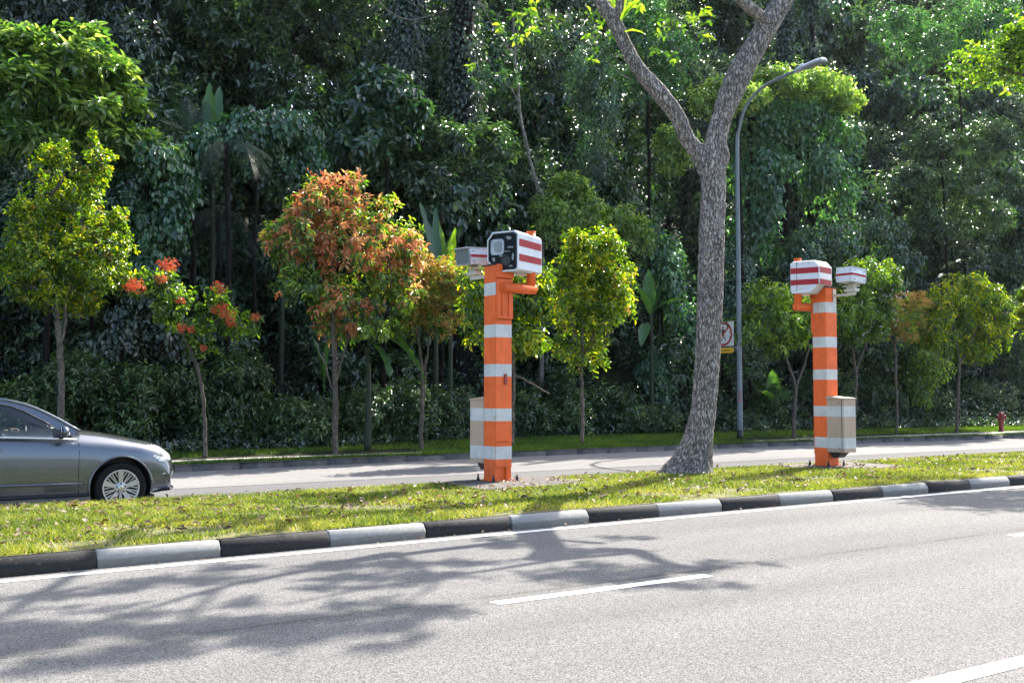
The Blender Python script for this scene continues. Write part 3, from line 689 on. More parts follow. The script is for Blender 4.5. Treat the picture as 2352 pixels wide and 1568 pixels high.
for P_, Q_ in ((A_, B_), (B_, C_)):
    for i in range(len(outl)): bm.faces.new((P_[i], P_[(i + 1) % len(outl)], Q_[(i + 1) % len(outl)], Q_[i]))
bm.faces.new(A_[::-1]); bm.faces.new(C_); hd = from_bm('lamp_head', bm, M['lamp_head'], root)
box('lamp_lens', (.32, -.12, -.04), (.98, .12, -.021), M['lens'], hd, .01, MM)
box('lamp_collar', (-.03, -.045, -.05), (.26, .045, -.0205), M['lamp_head'], hd, .01, MM)
bm = bmesh.new(); tube_bm(bm, [MM @ Vector((.24, 0, .07)), MM @ Vector((.24, 0, .15))], [.045, .03], 10); from_bm('photocell', bm, M['lamp_head'], hd)
def text(name, body, size, m, parent, mw, ext=.0015):
    cu = bpy.data.curves.new(name, 'FONT'); cu.body = body; cu.size = size; cu.extrude = ext; cu.align_x = 'CENTER'; cu.align_y = 'CENTER'
    t = bpy.data.objects.new(name, cu); COL.objects.link(t); dg = bpy.context.evaluated_depsgraph_get(); dg.update()
    me = bpy.data.meshes.new_from_object(t.evaluated_get(dg)); bpy.data.objects.remove(t)
    for v in me.vertices: v.co = mw @ v.co
    return link(name, me, m, parent)
M['redtext'] = plain('red_stencil', (.4, .04, .05), .6)
mw = Matrix.Translation((-.02, -.091, 1.32)) @ Matrix.Rotation(rad(90), 4, 'X') @ Matrix.Rotation(rad(-90), 4, 'Z')
text('post_number', 'N150', .15, M['redtext'], root, mw)

# no pedestrians sign, facing along the verge, on a bracket of the lamp
M['signwhite'] = paint('sign_white', (.85, .78, .72), .5, .06)
M['signred'] = plain('sign_red', (.5, .06, .05), .5)
M['signyellow'] = paint('sign_yellow', (.95, .5, .03), .5, .05)
sr = empty('pedestrian_sign', W3(*rp(LB), 0) + Vector((0, 0, 0)), ROADROT, label='white square no walking sign with red ring above a yellow arrow plate, by lamp post', cat='sign')
SL = lambda x, y, z: Vector((x, y, z))
px0, zc, yc = -.12, 3.27, .52
box('sign_plate', (px0 - .004, yc - .42, zc - .37), (px0, yc + .42, zc + .37), M['signwhite'], sr, 0)
bm = bmesh.new(); N_ = 48; r1_, r2_ = .365, .295
for k in range(N_):
    a0, a1 = 2 * math.pi * k / N_, 2 * math.pi * (k + 1) / N_
    bm.faces.new([bm.verts.new((px0 - .007, yc + r * math.cos(a), zc + r * math.sin(a))) for r, a in ((r1_, a0), (r1_, a1), (r2_, a1), (r2_, a0))])
q = math.radians(45); c_, s_ = math.cos(q), math.sin(q)
bm.faces.new([bm.verts.new((px0 - .009, yc - (t * c_ - w_ * s_), zc + t * s_ + w_ * c_)) for t, w_ in ((-.31, -.03), (.31, -.03), (.31, .03), (-.31, .03))])
from_bm('prohibition_ring', bm, M['signred'], sr)
bm = bmesh.new()
def poly(pts, x): bm.faces.new([bm.verts.new((x, yc + p_, zc + q_)) for p_, q_ in pts])
poly([(.035 * math.cos(t * .63) + .02, .19 + .035 * math.sin(t * .63)) for t in range(10)], px0 - .0065)
poly([(-.03, .145), (.06, .145), (.065, .0), (-.02, .0)], px0 - .0065)
poly([(-.02, -.001), (.03, -.001), (.0, -.1), (-.08, -.21), (-.11, -.19), (-.04, -.09)], px0 - .0065)
poly([(.031, -.001), (.065, -.001), (.08, -.1), (.1, -.21), (.06, -.21), (.04, -.1)], px0 - .0065)
poly([(.061, .14), (.066, .1), (.13, .0), (.11, -.01)], px0 - .0066)
poly([(-.031, .14), (-.031, .1), (-.12, .03), (-.11, .06)], px0 - .0066)
from_bm('walking_figure', bm, M['black'], sr)
bm = bmesh.new(); yz = zc - .50
pl_ = [(yc + sx * .36 + .06 * math.cos(a), yz + .02 * sy + .06 * math.sin(a)) for sx, sy, a0 in ((1, 1, 0), (-1, 1, 90), (-1, -1, 180), (1, -1, 270)) for a in [rad(a0 + k * 22.5) for k in range(5)]]
a = [bm.verts.new((px0 - .006, y, z)) for y, z in pl_]; b = [bm.verts.new((px0, y, z)) for y, z in pl_]; bm.faces.new(a); bm.faces.new(b[::-1])
for i in range(len(pl_)): bm.faces.new((a[i], a[(i + 1) % len(pl_)], b[(i + 1) % len(pl_)], b[i]))
ap = from_bm('arrow_plate', bm, M['signyellow'], sr)
bm = bmesh.new()
for pts in ([(-.27, .012), (.2, .012), (.2, -.012), (-.27, -.012)], [(.2, .045), (.33, 0), (.2, -.045)]):
    bm.faces.new([bm.verts.new((px0 - .009, yc + p_, yz + q_)) for p_, q_ in pts])
from_bm('arrow', bm, M['black'], ap)
bm = bmesh.new(); bx(bm, (px0 + .001, .0, zc - .44), (px0 + .03, yc + .4, zc - .41)); bx(bm, (px0 + .001, .0, yz - .02), (px0 + .03, yc + .36, yz + .01)); bx(bm, (-.125, -.03, zc - .47), (-.085, .03, zc - .38)); from_bm('sign_bracket', bm, M['steel'], sr)

HB = on_far(2300, 992)
M['hydrant'] = paint('hydrant_red', (.20, .016, .02), .5, .15, 8)
root = empty('fire_hydrant', HB, label='red fire hydrant on the verge at the right edge of the wood', cat='fire hydrant')
bm = bmesh.new(); R0 = disc_lathe(bm, [(.13, 0), (.13, .03), (.085, .04), (.08, .40), (.11, .42), (.11, .47), (.095, .48), (.095, .6), (.11, .61), (.11, .64), (.08, .70), (.03, .73)], 20, 'z'); bm.faces.new(R0[-1]); bm.faces.new(R0[0][::-1])
from_bm('barrel', bm, M['hydrant'], root)
tube('cap_nut', [(0, 0, .725), (0, 0, .77)], .025, M['hydrant'], root, 6)
for s_, z_ in ((-1, .56), (1, .56)):
    bm = bmesh.new(); tube_bm(bm, [(0, 0, .52), (s_ * .13, -.03, z_)], [.055, .055], 12); tube_bm(bm, [(s_ * .12, -.028, z_ - .003), (s_ * .17, -.035, z_ + .01)], [.072, .066], 12); from_bm('outlet', bm, M['hydrant'], root)
bm = bmesh.new(); tube_bm(bm, [(.02, -.05, .55), (.03, -.14, .55)], [.07, .07], 14); from_bm('outlet', bm, M['hydrant'], root)
# =====================CAR
n = NB('car_paint'); f = n.noise(900, 2)
n.set(Base_Color=n.ramp(f, [(.3, (.115, .13, .152)), (.7, (.12, .136, .158))]), Metallic=.8, Roughness=.27, Coat_Weight=1, Coat_Roughness=.04); M['carpaint'] = n.m
M['chrome'] = plain('chrome_trim', (.75, .76, .78), .15, 1)
n = NB('car_glass'); tr = n.n('BsdfTransparent'); tr.inputs[0].default_value = (.68, .75, .76, 1); gl = n.n('BsdfGlossy'); gl.inputs['Roughness'].default_value = .02
fr = n.n('Fresnel'); fr.inputs[0].default_value = 1.6; mx = n.n('MixShader'); n.l(fr.outputs[0], mx.inputs[0]); n.l(tr.outputs[0], mx.inputs[1]); n.l(gl.outputs[0], mx.inputs[2]); n.l(mx.outputs[0], n.out.inputs[0]); M['carglass'] = n.m
n = NB('tyre_rubber'); n.set(Base_Color=(.009, .009, .009), Roughness=.85, Specular_IOR_Level=.2); n.bump(n.noise(60, 3), .2, .004); M['tyre'] = n.m
M['rim'] = paint('alloy_rim', (.52, .5, .46), .32, .05, 10, metal=.7, dirt=(.2, .17, .12), dirtamt=.3)
M['trim'] = plain('dark_trim', (.02, .02, .022), .5)
M['interior'] = plain('car_interior', (.03, .03, .03), .8)
M['seatbeige'] = plain('seat_fabric', (.25, .2, .14), .9)
n = NB('headlamp_glass'); n.set(Base_Color=n.ramp(n.noise(9, 3, stretch=(1, 1, 2)), [(.35, (.08, .09, .10)), (.52, (.35, .38, .40)), (.65, (.75, .77, .78))]), Roughness=.12, Coat_Weight=1); M['headlamp'] = n.m

CR, CP = 3.79, 14.30 + .885
car = empty('sedan_car', W3(CR, CP, -.066), ROADROT, label='dark grey sedan car driving into view on the far road at the left edge', cat='car')
def lin(x, T):
    return float(np.interp(x, [a for a, b in T], [b for a, b in T]))
WID = [(-3.78, .70), (-3.6, .78), (-3.2, .85), (-2.6, .88), (-1, .885), (0, .885), (.35, .87), (.6, .83), (.86, .80)]
BELT = [(-3.8, .93), (-3.5, .97), (-2.6, .995), (-1.42, .985), (-.56, .94), (0, .885), (.34, .85), (.55, .80), (.7, .71), (.83, .57)]
HOODC = [(-3.8, 1.0), (-3.6, 1.06), (-3.0, 1.10), (-.75, 1.09), (-.5, 1.075), (-.2, 1.035), (.06, .985), (.3, .93), (.5, .89), (.62, .85), (.71, .77), (.79, .65), (.83, .50)]
BOT = [(-3.8, .40), (-3.6, .27), (-3.2, .20), (-.4, .185), (.3, .20), (.6, .22), (.8, .26), (.86, .30)]
def nose(s, y):                                # plan curvature: corners pulled back
    k = min(1, max(0, (s + .05) / .9)); kr = min(1, max(0, (-3.2 - s) / .55))
    a = abs(y) / .885
    return s - .26 * k * k * a ** 3 + .2 * kr * kr * a ** 3
ST = [-3.78, -3.74, -3.65, -3.5, -3.3, -3.1, -2.9, -2.7, -2.5, -2.2, -1.9, -1.6, -1.3, -1.0, -.8, -.65, -.52, -.42, -.3, -.2, -.1, 0, .1, .2, .3, .4, .48, .55, .62, .68, .72, .76, .79, .815, .83]
bm = bmesh.new(); rings = []
for s in ST:
    W_ = lin(s, WID); b = lin(s, BOT); sh = lin(s, BELT); hc = lin(s, HOODC)
    hc = max(hc, sh + .0 if s < .6 else hc)
    if s > .70: sh = min(sh, hc)
    half = [(0, b), (.70 * W_, b), (.93 * W_, b + .02), (.965 * W_, b + .07), (.985 * W_, b + .14), (.99 * W_, b + (sh - b) * .38), (1.0 * W_, b + (sh - b) * .66), (.99 * W_, sh - .095), (.96 * W_, sh - .035), (.91 * W_, sh), (.82 * W_, sh + (hc - sh) * .45), (.60 * W_, sh + (hc - sh) * .80), (.3 * W_, sh + (hc - sh) * .96), (0, hc)]
    ring = half + [(-y, z) for y, z in half[-2:0:-1]]
    rings.append([bm.verts.new((nose(s, y), y, z)) for y, z in ring])
for A_, B_ in zip(rings, rings[1:]):
    m_ = len(A_)
    for i in range(m_):
        f_ = bm.faces.new((A_[i], A_[(i + 1) % m_], B_[(i + 1) % m_], B_[i])); f_.smooth = True
bm.faces.new(rings[0]); bm.faces.new(rings[-1][::-1])
bmesh.ops.recalc_face_normals(bm, faces=bm.faces)
me = bpy.data.meshes.new('body'); bm.to_mesh(me); bm.free()
body = link('body', me, M['carpaint'], car)
cut = []
for s in (0, -2.65):
    bm = bmesh.new(); R0 = disc_lathe(bm, [(.385, -1.2), (.385, 1.2)], 48, 'y'); bm.faces.new(R0[0]); bm.faces.new(R0[-1][::-1]); bmesh.ops.recalc_face_normals(bm, faces=bm.faces)
    m2 = bpy.data.meshes.new('cut'); bm.to_mesh(m2); bm.free(); co = bpy.data.objects.new('cut', m2); COL.objects.link(co); co.parent = car; co.location = (s, 0, .335); cut.append(co)
    md = body.modifiers.new('b', 'BOOLEAN'); md.operation = 'DIFFERENCE'; md.solver = 'EXACT'; md.object = co
bpy.context.view_layer.update(); dg = bpy.context.evaluated_depsgraph_get()
nm = bpy.data.meshes.new_from_object(body.evaluated_get(dg)); body.modifiers.clear(); body.data = nm
for co in cut: bpy.data.objects.remove(co)
for p_ in nm.polygons: p_.use_smooth = True
try: nm.set_sharp_from_angle(angle=rad(38))
except Exception: pass
# wheel-arch liners and underbody
for s in (0, -2.65):
    bm = bmesh.new(); R0 = disc_lathe(bm, [(.381, -.86), (.381, .86)], 40, 'y'); 
    from_bm('arch_liner', bm, M['black'], body, loc=(s, 0, .335))
    for yy in (-.58, .58):
        bm = bmesh.new(); R1 = disc_lathe(bm, [(.380, yy), (.01, yy)], 40, 'y'); bm.faces.new(R1[-1]); from_bm('arch_liner', bm, M['black'], body, loc=(s, 0, .335))
    for side in (-1, 1):
        bm = bmesh.new()
        pts = [(.391 * math.cos(rad(a)), side * (.884 if s == 0 else .876), .391 * math.sin(rad(a))) for a in range(-12, 193, 6)]
        tube_bm(bm, pts, .012, 8); from_bm('arch_lip', bm, M['carpaint'], body, loc=(s, 0, .335))
box('underbody', (-3.5, -.62, .14), (.5, .62, .2), M['trim'], body, 0)
for side in (-1, 1): box('sill', (-2.28, side * .868 - .02, .165), (-.372, side * .868 + .02, .235), M['carpaint'], body, .012)
for side in (-1, 1): box('sill_gap', (-2.27, side * .879 - .0015, .262), (-.39, side * .879 + .0015, .272), M['black'], body, 0)
# wheels
def wheel(s, side):
    wq = empty('wheel', (s, side * .79, .325)); wq.parent = car
    bm = bmesh.new()
    prof = [(.222, -.09), (.25, -.105), (.29, -.108), (.310, -.098), (.320, -.07), (.321, 0), (.320, .07), (.310, .098), (.29, .108), (.25, .105), (.222, .09)]
    disc_lathe(bm, prof, 56, 'y'); from_bm('tyre', bm, M['tyre'], wq, True)
    bm = bmesh.new()
    q = side * .085
    disc_lathe(bm, [(.234, q), (.230, q + side * .012), (.214, q + side * .008), (.205, q - side * .02), (.20, -side * .08)], 56, 'y')
    def spoke(a0, r0, w0, r1, w1, a1=None, th=.0):
        a1 = a0 if a1 is None else a1
        def pt(r, a, w_, d): x, z = r * math.cos(a) - w_ * math.sin(a), r * math.sin(a) + w_ * math.cos(a); return bm.verts.new((x, d, z))
        d0, d1 = q - side * .012 + th * side, q + side * .0 + th * side
        A_ = [pt(r0, a0, w0, d0), pt(r0, a0, -w0, d0), pt(r1, a1, -w1, d1), pt(r1, a1, w1, d1)]
        B_ = [pt(r0, a0, w0 * 1.2, d0 - side * .03), pt(r0, a0, -w0 * 1.2, d0 - side * .03), pt(r1, a1, -w1 * 1.2, d1 - side * .03), pt(r1, a1, w1 * 1.2, d1 - side * .03)]
        bm.faces.new(A_)
        for i in range(4): bm.faces.new((A_[i], A_[(i + 1) % 4], B_[(i + 1) % 4], B_[i]))
    for k in range(5):
        a = rad(90 + 72 * k); spoke(a, .045, .022, .215, .036)
        for sg in (-1, 1):
            spoke(a + sg * rad(15), .13, .004, .214, .008, a + sg * rad(20), -.004)
            spoke(a + sg * rad(33), .07, .006, .214, .008, a + sg * rad(31), -.006)
    R0 = disc_lathe(bm, [(.078, q - side * .016), (.07, q - side * .002), (.0355, q + side * .002)], 30, 'y')
    from_bm('rim', bm, M['rim'], wq)
    bm = bmesh.new(); R0 = disc_lathe(bm, [(.035, q), (.034, q + side * .012), (.02, q + side * .016)], 24, 'y'); bm.faces.new(R0[-1]); from_bm('hub_cap', bm, M['chrome'], wq)
    for k in range(5):
        bm = bmesh.new(); a = rad(90 + 72 * k); c = Vector((.056 * math.cos(a), q, .056 * math.sin(a))); tube_bm(bm, [c, c + Vector((0, side * .006, 0))], .011, 10); from_bm('wheel_bolt', bm, M['black'], wq)
    bm = bmesh.new(); R0 = disc_lathe(bm, [(.205, q - side * .08), (.01, q - side * .08)], 40, 'y'); from_bm('brake_disc', bm, M['black'], wq)
for s in (0, -2.65):
    for side in (-1, 1): wheel(s, side)
# greenhouse
OUT = [(-.50, 1.055), (-.58, 1.10), (-.73, 1.195), (-.87, 1.275), (-1.01, 1.345), (-1.13, 1.39), (-1.28, 1.43), (-1.43, 1.46), (-1.7, 1.485), (-2.1, 1.49), (-2.5, 1.46), (-2.8, 1.405), (-3.1, 1.29), (-3.35, 1.17), (-3.55, 1.075)]
def gy(z): return .855 - .24 * max(0, z - .98) / .5
WT = [(-.70, 1.045), (-.80, 1.105), (-.90, 1.175), (-1.01, 1.235), (-1.13, 1.305), (-1.28, 1.365), (-1.43, 1.395), (-1.7, 1.415), (-2.1, 1.42), (-2.5, 1.39), (-2.8, 1.335), (-3.0, 1.26), (-3.12, 1.17), (-3.15, 1.09)]
for side in (-1, 1):
    bm = bmesh.new()
    inner = [(-.58, 1.01)] + WT; outer = OUT[:]
    n_ = min(len(inner), len(outer)); A_ = [bm.verts.new((s, side * gy(z), z)) for s, z in outer[:n_]]; B_ = [bm.verts.new((s, side * (gy(z) + .004), z)) for s, z in inner[:n_]]
    for i in range(n_ - 1):
        f_ = bm.faces.new((A_[i], A_[i + 1], B_[i + 1], B_[i])); f_.smooth = True
    lowA = [bm.verts.new((s, side * (gy(.98) + .004), lin(s, BELT) + .0)) for s in (-3.55, -3.15)]
    bm.faces.new((A_[-1], lowA[0], lowA[1], B_[-1]))
    from_bm('window_surround', bm, M['carpaint'], body)
    bm = bmesh.new(); tube_bm(bm, [(s, side * (gy(z) - .005), z) for s, z in OUT[:8]], .022, 8); from_bm('roof_pillar', bm, M['carpaint'], body)
    # side glass: front, rear
    def glass(name, s0, s1):
        top = [(s, z) for s, z in WT if s1 < s < s0]; zt = lambda s: lin(s, [(a, b) for a, b in sorted(WT)])
        top = [(s0, max(zt(s0), .99))] + top + [(s1, max(zt(s1), 1.0))]
        bm = bmesh.new(); T_ = [bm.verts.new((s, side * (gy(z) - .004), z)) for s, z in top]; B2 = [bm.verts.new((s, side * (gy(.98) - .004), lin(s, BELT) - .01)) for s, z in top]
        for i in range(len(top) - 1): bm.faces.new((T_[i], T_[i + 1], B2[i + 1], B2[i]))
        return from_bm(name, bm, M['carglass'], body)
    glass('side_window', -.66, -1.66); glass('side_window', -1.74, -2.62); glass('quarter_window', -2.67, -3.1)
    for s in (-1.70, -2.645):
        bm = bmesh.new(); pts = [(s, side * (gy(z) + .002), z) for z in (.97, 1.12, 1.28, 1.41)]; tube_bm(bm, pts, .035, 6); from_bm('door_pillar', bm, M['trim'], body)
    # black sail panel behind the mirror, chrome belt line
    bm = bmesh.new(); bm.faces.new([bm.verts.new((s, side * (gy(z) + .006), z)) for s, z in ((-.57, .965), (-.82, .975), (-.82, 1.10), (-.72, 1.05), (-.60, .99))]); from_bm('mirror_base', bm, M['trim'], body)
    bm = bmesh.new(); tube_bm(bm, [(s, side * (gy(.98) + .020 - (.012 if s < -3 else 0)), lin(s, BELT) + .012) for s in (-.55, -.8, -1.1, -1.5, -2, -2.5, -3, -3.15)], .009, 6); from_bm('belt_trim', bm, M['chrome'], body)
    bm = bmesh.new(); tube_bm(bm, [(s, side * (gy(z) + .008), z) for s, z in WT[1:]], .006, 6); from_bm('window_trim', bm, M['black'], body)
    # door outline and handles
    for s in (-.50, -1.72, -2.78):
        bm = bmesh.new(); bl = []
        for z in (.262, .35, .5, .66, .8, .9, lin(s, BELT) - .005):
            ww = lin(s, WID); b_ = lin(s, BOT); sh_ = lin(s, BELT); t = (z - b_) / (sh_ - b_)
            yy = float(np.interp(z, [b_ + .14, b_ + (sh_ - b_) * .38, b_ + (sh_ - b_) * .66, sh_ - .075, sh_ - .03, sh_], [.985 * ww, .99 * ww, ww, .99 * ww, .965 * ww, .925 * ww]))
            bl.append((s - .02 * math.sin(z * 3), side * (yy + .0005), z))
        tube_bm(bm, bl, .0035, 6); from_bm('door_seam', bm, M['black'], body)
    for s in (-1.5, -2.5): box('door_handle', (s - .09, side * .885 - .02, .83), (s + .09, side * .885 + .02, .855), M['carpaint'], body, .008)
    bm = bmesh.new(); tube_bm(bm, [(s, side * (.885 + .001), .40 + .03 * (-s) / 3) for s in (-.45, -.9, -1.4, -2.2)], .012, 8); from_bm('side_moulding', bm, M['carpaint'], body)
    # door mirror
    bm = bmesh.new(); vv = bmesh.ops.create_uvsphere(bm, u_segments=16, v_segments=10, radius=1)['verts']
    for v in vv: v.co = Vector((-.735 + v.co.x * (.075 if v.co.x > 0 else .03), side * (1.0 + v.co.y * .115), 1.055 + v.co.z * .075))
    for f_ in bm.faces: f_.smooth = True
    mo = from_bm('door_mirror', bm, M['carpaint'], body, True)
    bm = bmesh.new(); tube_bm(bm, [(-.72, side * .85, .99), (-.73, side * .95, 1.0)], [.035, .025], 8); from_bm('mirror_arm', bm, M['trim'], mo)
    bm = bmesh.new(); tube_bm(bm, [(-.764, side * 1.0, 1.055), (-.769, side * 1.0, 1.055)], .058, 20); from_bm('mirror_glass', bm, M['chrome'], mo)
    # headlamp, laid on the corner
    bm = bmesh.new(); g = []
    def skin(s, z):
        lo_, hi_ = .3, .89
        ww = lin(s, WID); b_ = lin(s, BOT); sh_ = lin(s, BELT); hc_ = lin(s, HOODC)
        Z = [b_ + .07, b_ + .14, b_ + (sh_ - b_) * .38, b_ + (sh_ - b_) * .66, sh_ - .075, sh_ - .03, sh_, sh_ + (hc_ - sh_) * .45 + .001]; Y_ = [.965, .985, .99, 1., .99, .965, .925, .82]
        return float(np.interp(z, Z, [a * ww for a in Y_]))
    for s, z in ((.38, .86), (.55, .835), (.66, .785), (.74, .73), (.785, .665), (.75, .64), (.68, .63), (.60, .64), (.48, .71)):
        y = skin(s, z); y = min(y, .86); g.append(bm.verts.new((nose(s, y) + .006, side * (y + .004), z)))
    cv = bm.verts.new((nose(.64, .80) + .028, side * .805, .725))
    for i in range(len(g)): bm.faces.new((g[i], g[(i + 1) % len(g)], cv)).smooth = True
    from_bm('headlamp', bm, M['headlamp'], body)
    bm = bmesh.new(); g = [bm.verts.new((nose(q, .8) + .006, side * (skin(q, z) if skin(q, z) < .84 else .84), z)) for q, z in ((.66, .36), (.76, .34), (.80, .40), (.79, .47), (.70, .46))]; bm.faces.new(g); from_bm('fog_lamp_trim', bm, M['trim'], body)
    bm = bmesh.new(); tube_bm(bm, [(nose(.66, .82) + .004, side * .83, .48), (nose(.76, .80) + .004, side * .79, .485)], .006, 6); from_bm('bumper_trim', bm, M['chrome'], body)
    bm = bmesh.new(); g = [bm.verts.new(v) for v in ((-3.72, side * .72, .72), (-3.55, side * .80, .72), (-3.45, side * .83, .88), (-3.62, side * .78, .90), (-3.76, side * .6, .88))]; bm.faces.new(g); from_bm('tail_lamp', bm, M['darkred'], body)
# roof, windscreen, rear window
def cross(s, z, n_=8, crown=.035):
    y = gy(z) - .01; return [(s, -y + 2 * y * k / n_, z + crown * (1 - (2 * k / n_ - 1) ** 2)) for k in range(n_ + 1)]
def sheet(name, prof, m, crown, fwd=.0):
    bm = bmesh.new(); rr_ = []
    for s, z in prof:
        rr_.append([bm.verts.new((a + fwd * (1 - (2 * k / 8 - 1) ** 2), b, c)) for k, (a, b, c) in enumerate(cross(s, z, 8, crown))])
    for A_, B_ in zip(rr_, rr_[1:]):
        for k in range(8): bm.faces.new((A_[k], A_[k + 1], B_[k + 1], B_[k])).smooth = True
    return from_bm(name, bm, m, body)
sheet('roof', OUT[6:12], M['carpaint'], .03); sheet('windscreen', [(-.48, 1.03)] + OUT[1:7], M['carglass'], .03, .06); sheet('rear_window', OUT[11:], M['carglass'], .02)
bm = bmesh.new(); prism(bm, [(.72, .30), (.768, .31), (.768, .42), (.72, .43)], -.4, .4); prism(bm, [(.75, .50), (.80, .5), (.785, .58), (.75, .60)], -.35, .35); from_bm('grille', bm, M['trim'], body)
bm = bmesh.new()
ys_ = np.linspace(-.82, .82, 17); rows = []
for off, z0_ in ((-.22, .245), (.025, .262), (.025, .284), (-.22, .30)):
    rows.append([bm.verts.new((nose(.80, y_) + off, y_, z0_)) for y_ in ys_])
for A_, B_ in zip(rows, rows[1:] + rows[:1]):
    for i in range(16): bm.faces.new((A_[i], A_[i + 1], B_[i + 1], B_[i]))
from_bm('front_lip', bm, M['carpaint'], body)
box('number_plate', (.872, -.25, .46), (.88, .25, .56), M['trim'], body, 0)
# interior
box('dashboard', (-.95, -.72, .80), (-.55, .72, .99), M['interior'], body, .05)
for y_ in (-.37, .37):
    s_ = empty('car_seat', (-1.85, y_, 0)); s_.parent = car
    box('cushion', (-.25, -.25, .38), (.28, .25, .52), M['seatbeige'], s_, .05); 
    box('backrest', (-.36, -.24, .5), (-.22, .24, 1.05), M['seatbeige'], s_, .05); box('headrest', (-.38, -.13, 1.1), (-.28, .13, 1.28), M['seatbeige'], s_, .04)
box('rear_seat', (-2.95, -.6, .38), (-2.6, .6, 1.0), M['seatbeige'], body, .06)
bm = bmesh.new(); pts = [(-1.12 + .06 * math.sin(a), -.37 + .185 * math.cos(a), .94 + .175 * math.sin(a)) for a in [2 * math.pi * k / 24 for k in range(25)]]; tube_bm(bm, pts, .015, 8, False); tube_bm(bm, [(-.95, -.37, .90), (-1.11, -.37, .94)], [.03, .05], 10)
tube_bm(bm, [(-1.12, -.54, .94), (-1.12, -.20, .94)], .014, 6); from_bm('steering_wheel', bm, M['trim'], body)

# driver
def skin_mesh(name, verts, edges, radii, m, parent=None, sub=2):
    me = bpy.data.meshes.new(name); me.from_pydata([Vector(v) for v in verts], edges, [])
    o = bpy.data.objects.new(name, me); COL.objects.link(o); md = o.modifiers.new('s', 'SKIN'); md.use_smooth_shade = True
    for i, r in enumerate(radii):
        sv = me.skin_vertices[0].data[i]; sv.radius = r if isinstance(r, tuple) else (r, r); sv.use_root = (i == 0)
    sb = o.modifiers.new('u', 'SUBSURF'); sb.levels = sub; sb.render_levels = sub
    bpy.context.view_layer.update(); dg = bpy.context.evaluated_depsgraph_get(); nm = bpy.data.meshes.new_from_object(o.evaluated_get(dg)); bpy.data.objects.remove(o)
    return link(name, nm, m, parent)
M['skinm'] = plain('skin', (.42, .24, .15), .55); M['shirt'] = plain('tan_shirt', (.45, .36, .24), .85); M['hair'] = plain('black_hair', (.012, .01, .01), .6); M['trousers'] = plain('dark_trousers', (.03, .03, .05), .9)
per = empty('person', car.matrix_world.translation + Vector((0, 0, 0)), ROADROT, label='driver in a tan shirt sitting in the dark grey car, hand on the steering wheel', cat='person')
per.location = car.location
sy = -.37
V_ = [(-1.88, sy, .60), (-1.93, sy, .78), (-1.96, sy, .98), (-1.95, sy, 1.10), (-1.94, sy, 1.17), (-1.92, sy, 1.25), (-1.90, sy, 1.33),
      (-1.95, sy - .18, 1.04), (-1.78, sy - .24, .87), (-1.50, sy - .18, .98), (-1.27, sy - .13, 1.06),
      (-1.95, sy + .18, 1.04), (-1.76, sy + .24, .87), (-1.48, sy + .18, .95), (-1.25, sy + .13, 1.03),
      (-1.45, sy - .1, .60), (-1.05, sy - .1, .42), (-1.45, sy + .1, .60), (-1.05, sy + .1, .42)]
E_ = [(0, 1), (1, 2), (2, 3), (3, 4), (4, 5), (5, 6), (2, 7), (7, 8), (8, 9), (9, 10), (2, 11), (11, 12), (12, 13), (13, 14), (0, 15), (15, 16), (0, 17), (17, 18)]
R_ = [(.15, .12), (.15, .11), (.15, .10), (.07, .06), (.055, .055), (.085, .08), (.08, .075), .065, .05, .042, .03, .065, .05, .042, .03, .085, .06, .085, .06]
bodyp = skin_mesh('body', V_, E_, R_, M['skinm'], per)
skin_mesh('shirt', [V_[i] for i in (0, 1, 2, 7, 8, 9, 11, 12, 13)], [(0, 1), (1, 2), (2, 3), (3, 4), (4, 5), (2, 6), (6, 7), (7, 8)], [(.165, .13), (.165, .125), (.16, .11), .08, .062, .05, .08, .062, .05], M['shirt'], per)
for o_, (hx, hy, hz) in ((0, V_[10]), (1, V_[14])):
    hv = [(hx, hy, hz), (hx + .05, hy, hz + .01)]; he = [(0, 1)]; hr = [.026, .030]
    for k in range(4):
        yy = (k - 1.5) * .019; b = len(hv); hv += [(hx + .085, hy + yy, hz + .022), (hx + .115 - abs(k - 1.4) * .006, hy + yy, hz + .008), (hx + .122, hy + yy, hz - .015)]; he += [(1, b), (b, b + 1), (b + 1, b + 2)]; hr += [.0095, .009, .008]
    b = len(hv); sg = 1 if o_ == 0 else -1; hv += [(hx + .04, hy + sg * .04, hz - .005), (hx + .07, hy + sg * .05, hz - .02)]; he += [(0, b), (b, b + 1)]; hr += [.011, .009]
    skin_mesh('hand', hv, he, hr, M['skinm'], per)
bm = bmesh.new(); vv = bmesh.ops.create_uvsphere(bm, u_segments=20, v_segments=14, radius=1)['verts']
for v in vv: v.co = Vector((-1.925 + v.co.x * .105, sy + v.co.y * .09, 1.34 + v.co.z * .085 - max(0, v.co.x) * .0))
for f_ in bm.faces: f_.smooth = True
from_bm('hair', bm, M['hair'], per, True)
bm = bmesh.new()
tube_bm(bm, [(-1.83, sy, 1.30), (-1.80, sy, 1.265), (-1.825, sy, 1.255)], [.008, .014, .01], 8); from_bm('nose', bm, M['skinm'], per)
for e_ in (-1, 1):
    bm = bmesh.new(); bmesh.ops.create_icosphere(bm, subdivisions=1, radius=.011, matrix=Matrix.Translation((-1.835, sy + e_ * .032, 1.295))); from_bm('eye', bm, M['band'], per)
    bm = bmesh.new(); tube_bm(bm, [(-1.92, sy + e_ * .082, 1.30), (-1.92, sy + e_ * .086, 1.25)], [.018, .01], 8); from_bm('ear', bm, M['skinm'], per)
bm = bmesh.new(); tube_bm(bm, [(-1.835, sy - .022, 1.22), (-1.828, sy, 1.218), (-1.835, sy + .022, 1.22)], .005, 6); from_bm('mouth', bm, M['darkred'], per)
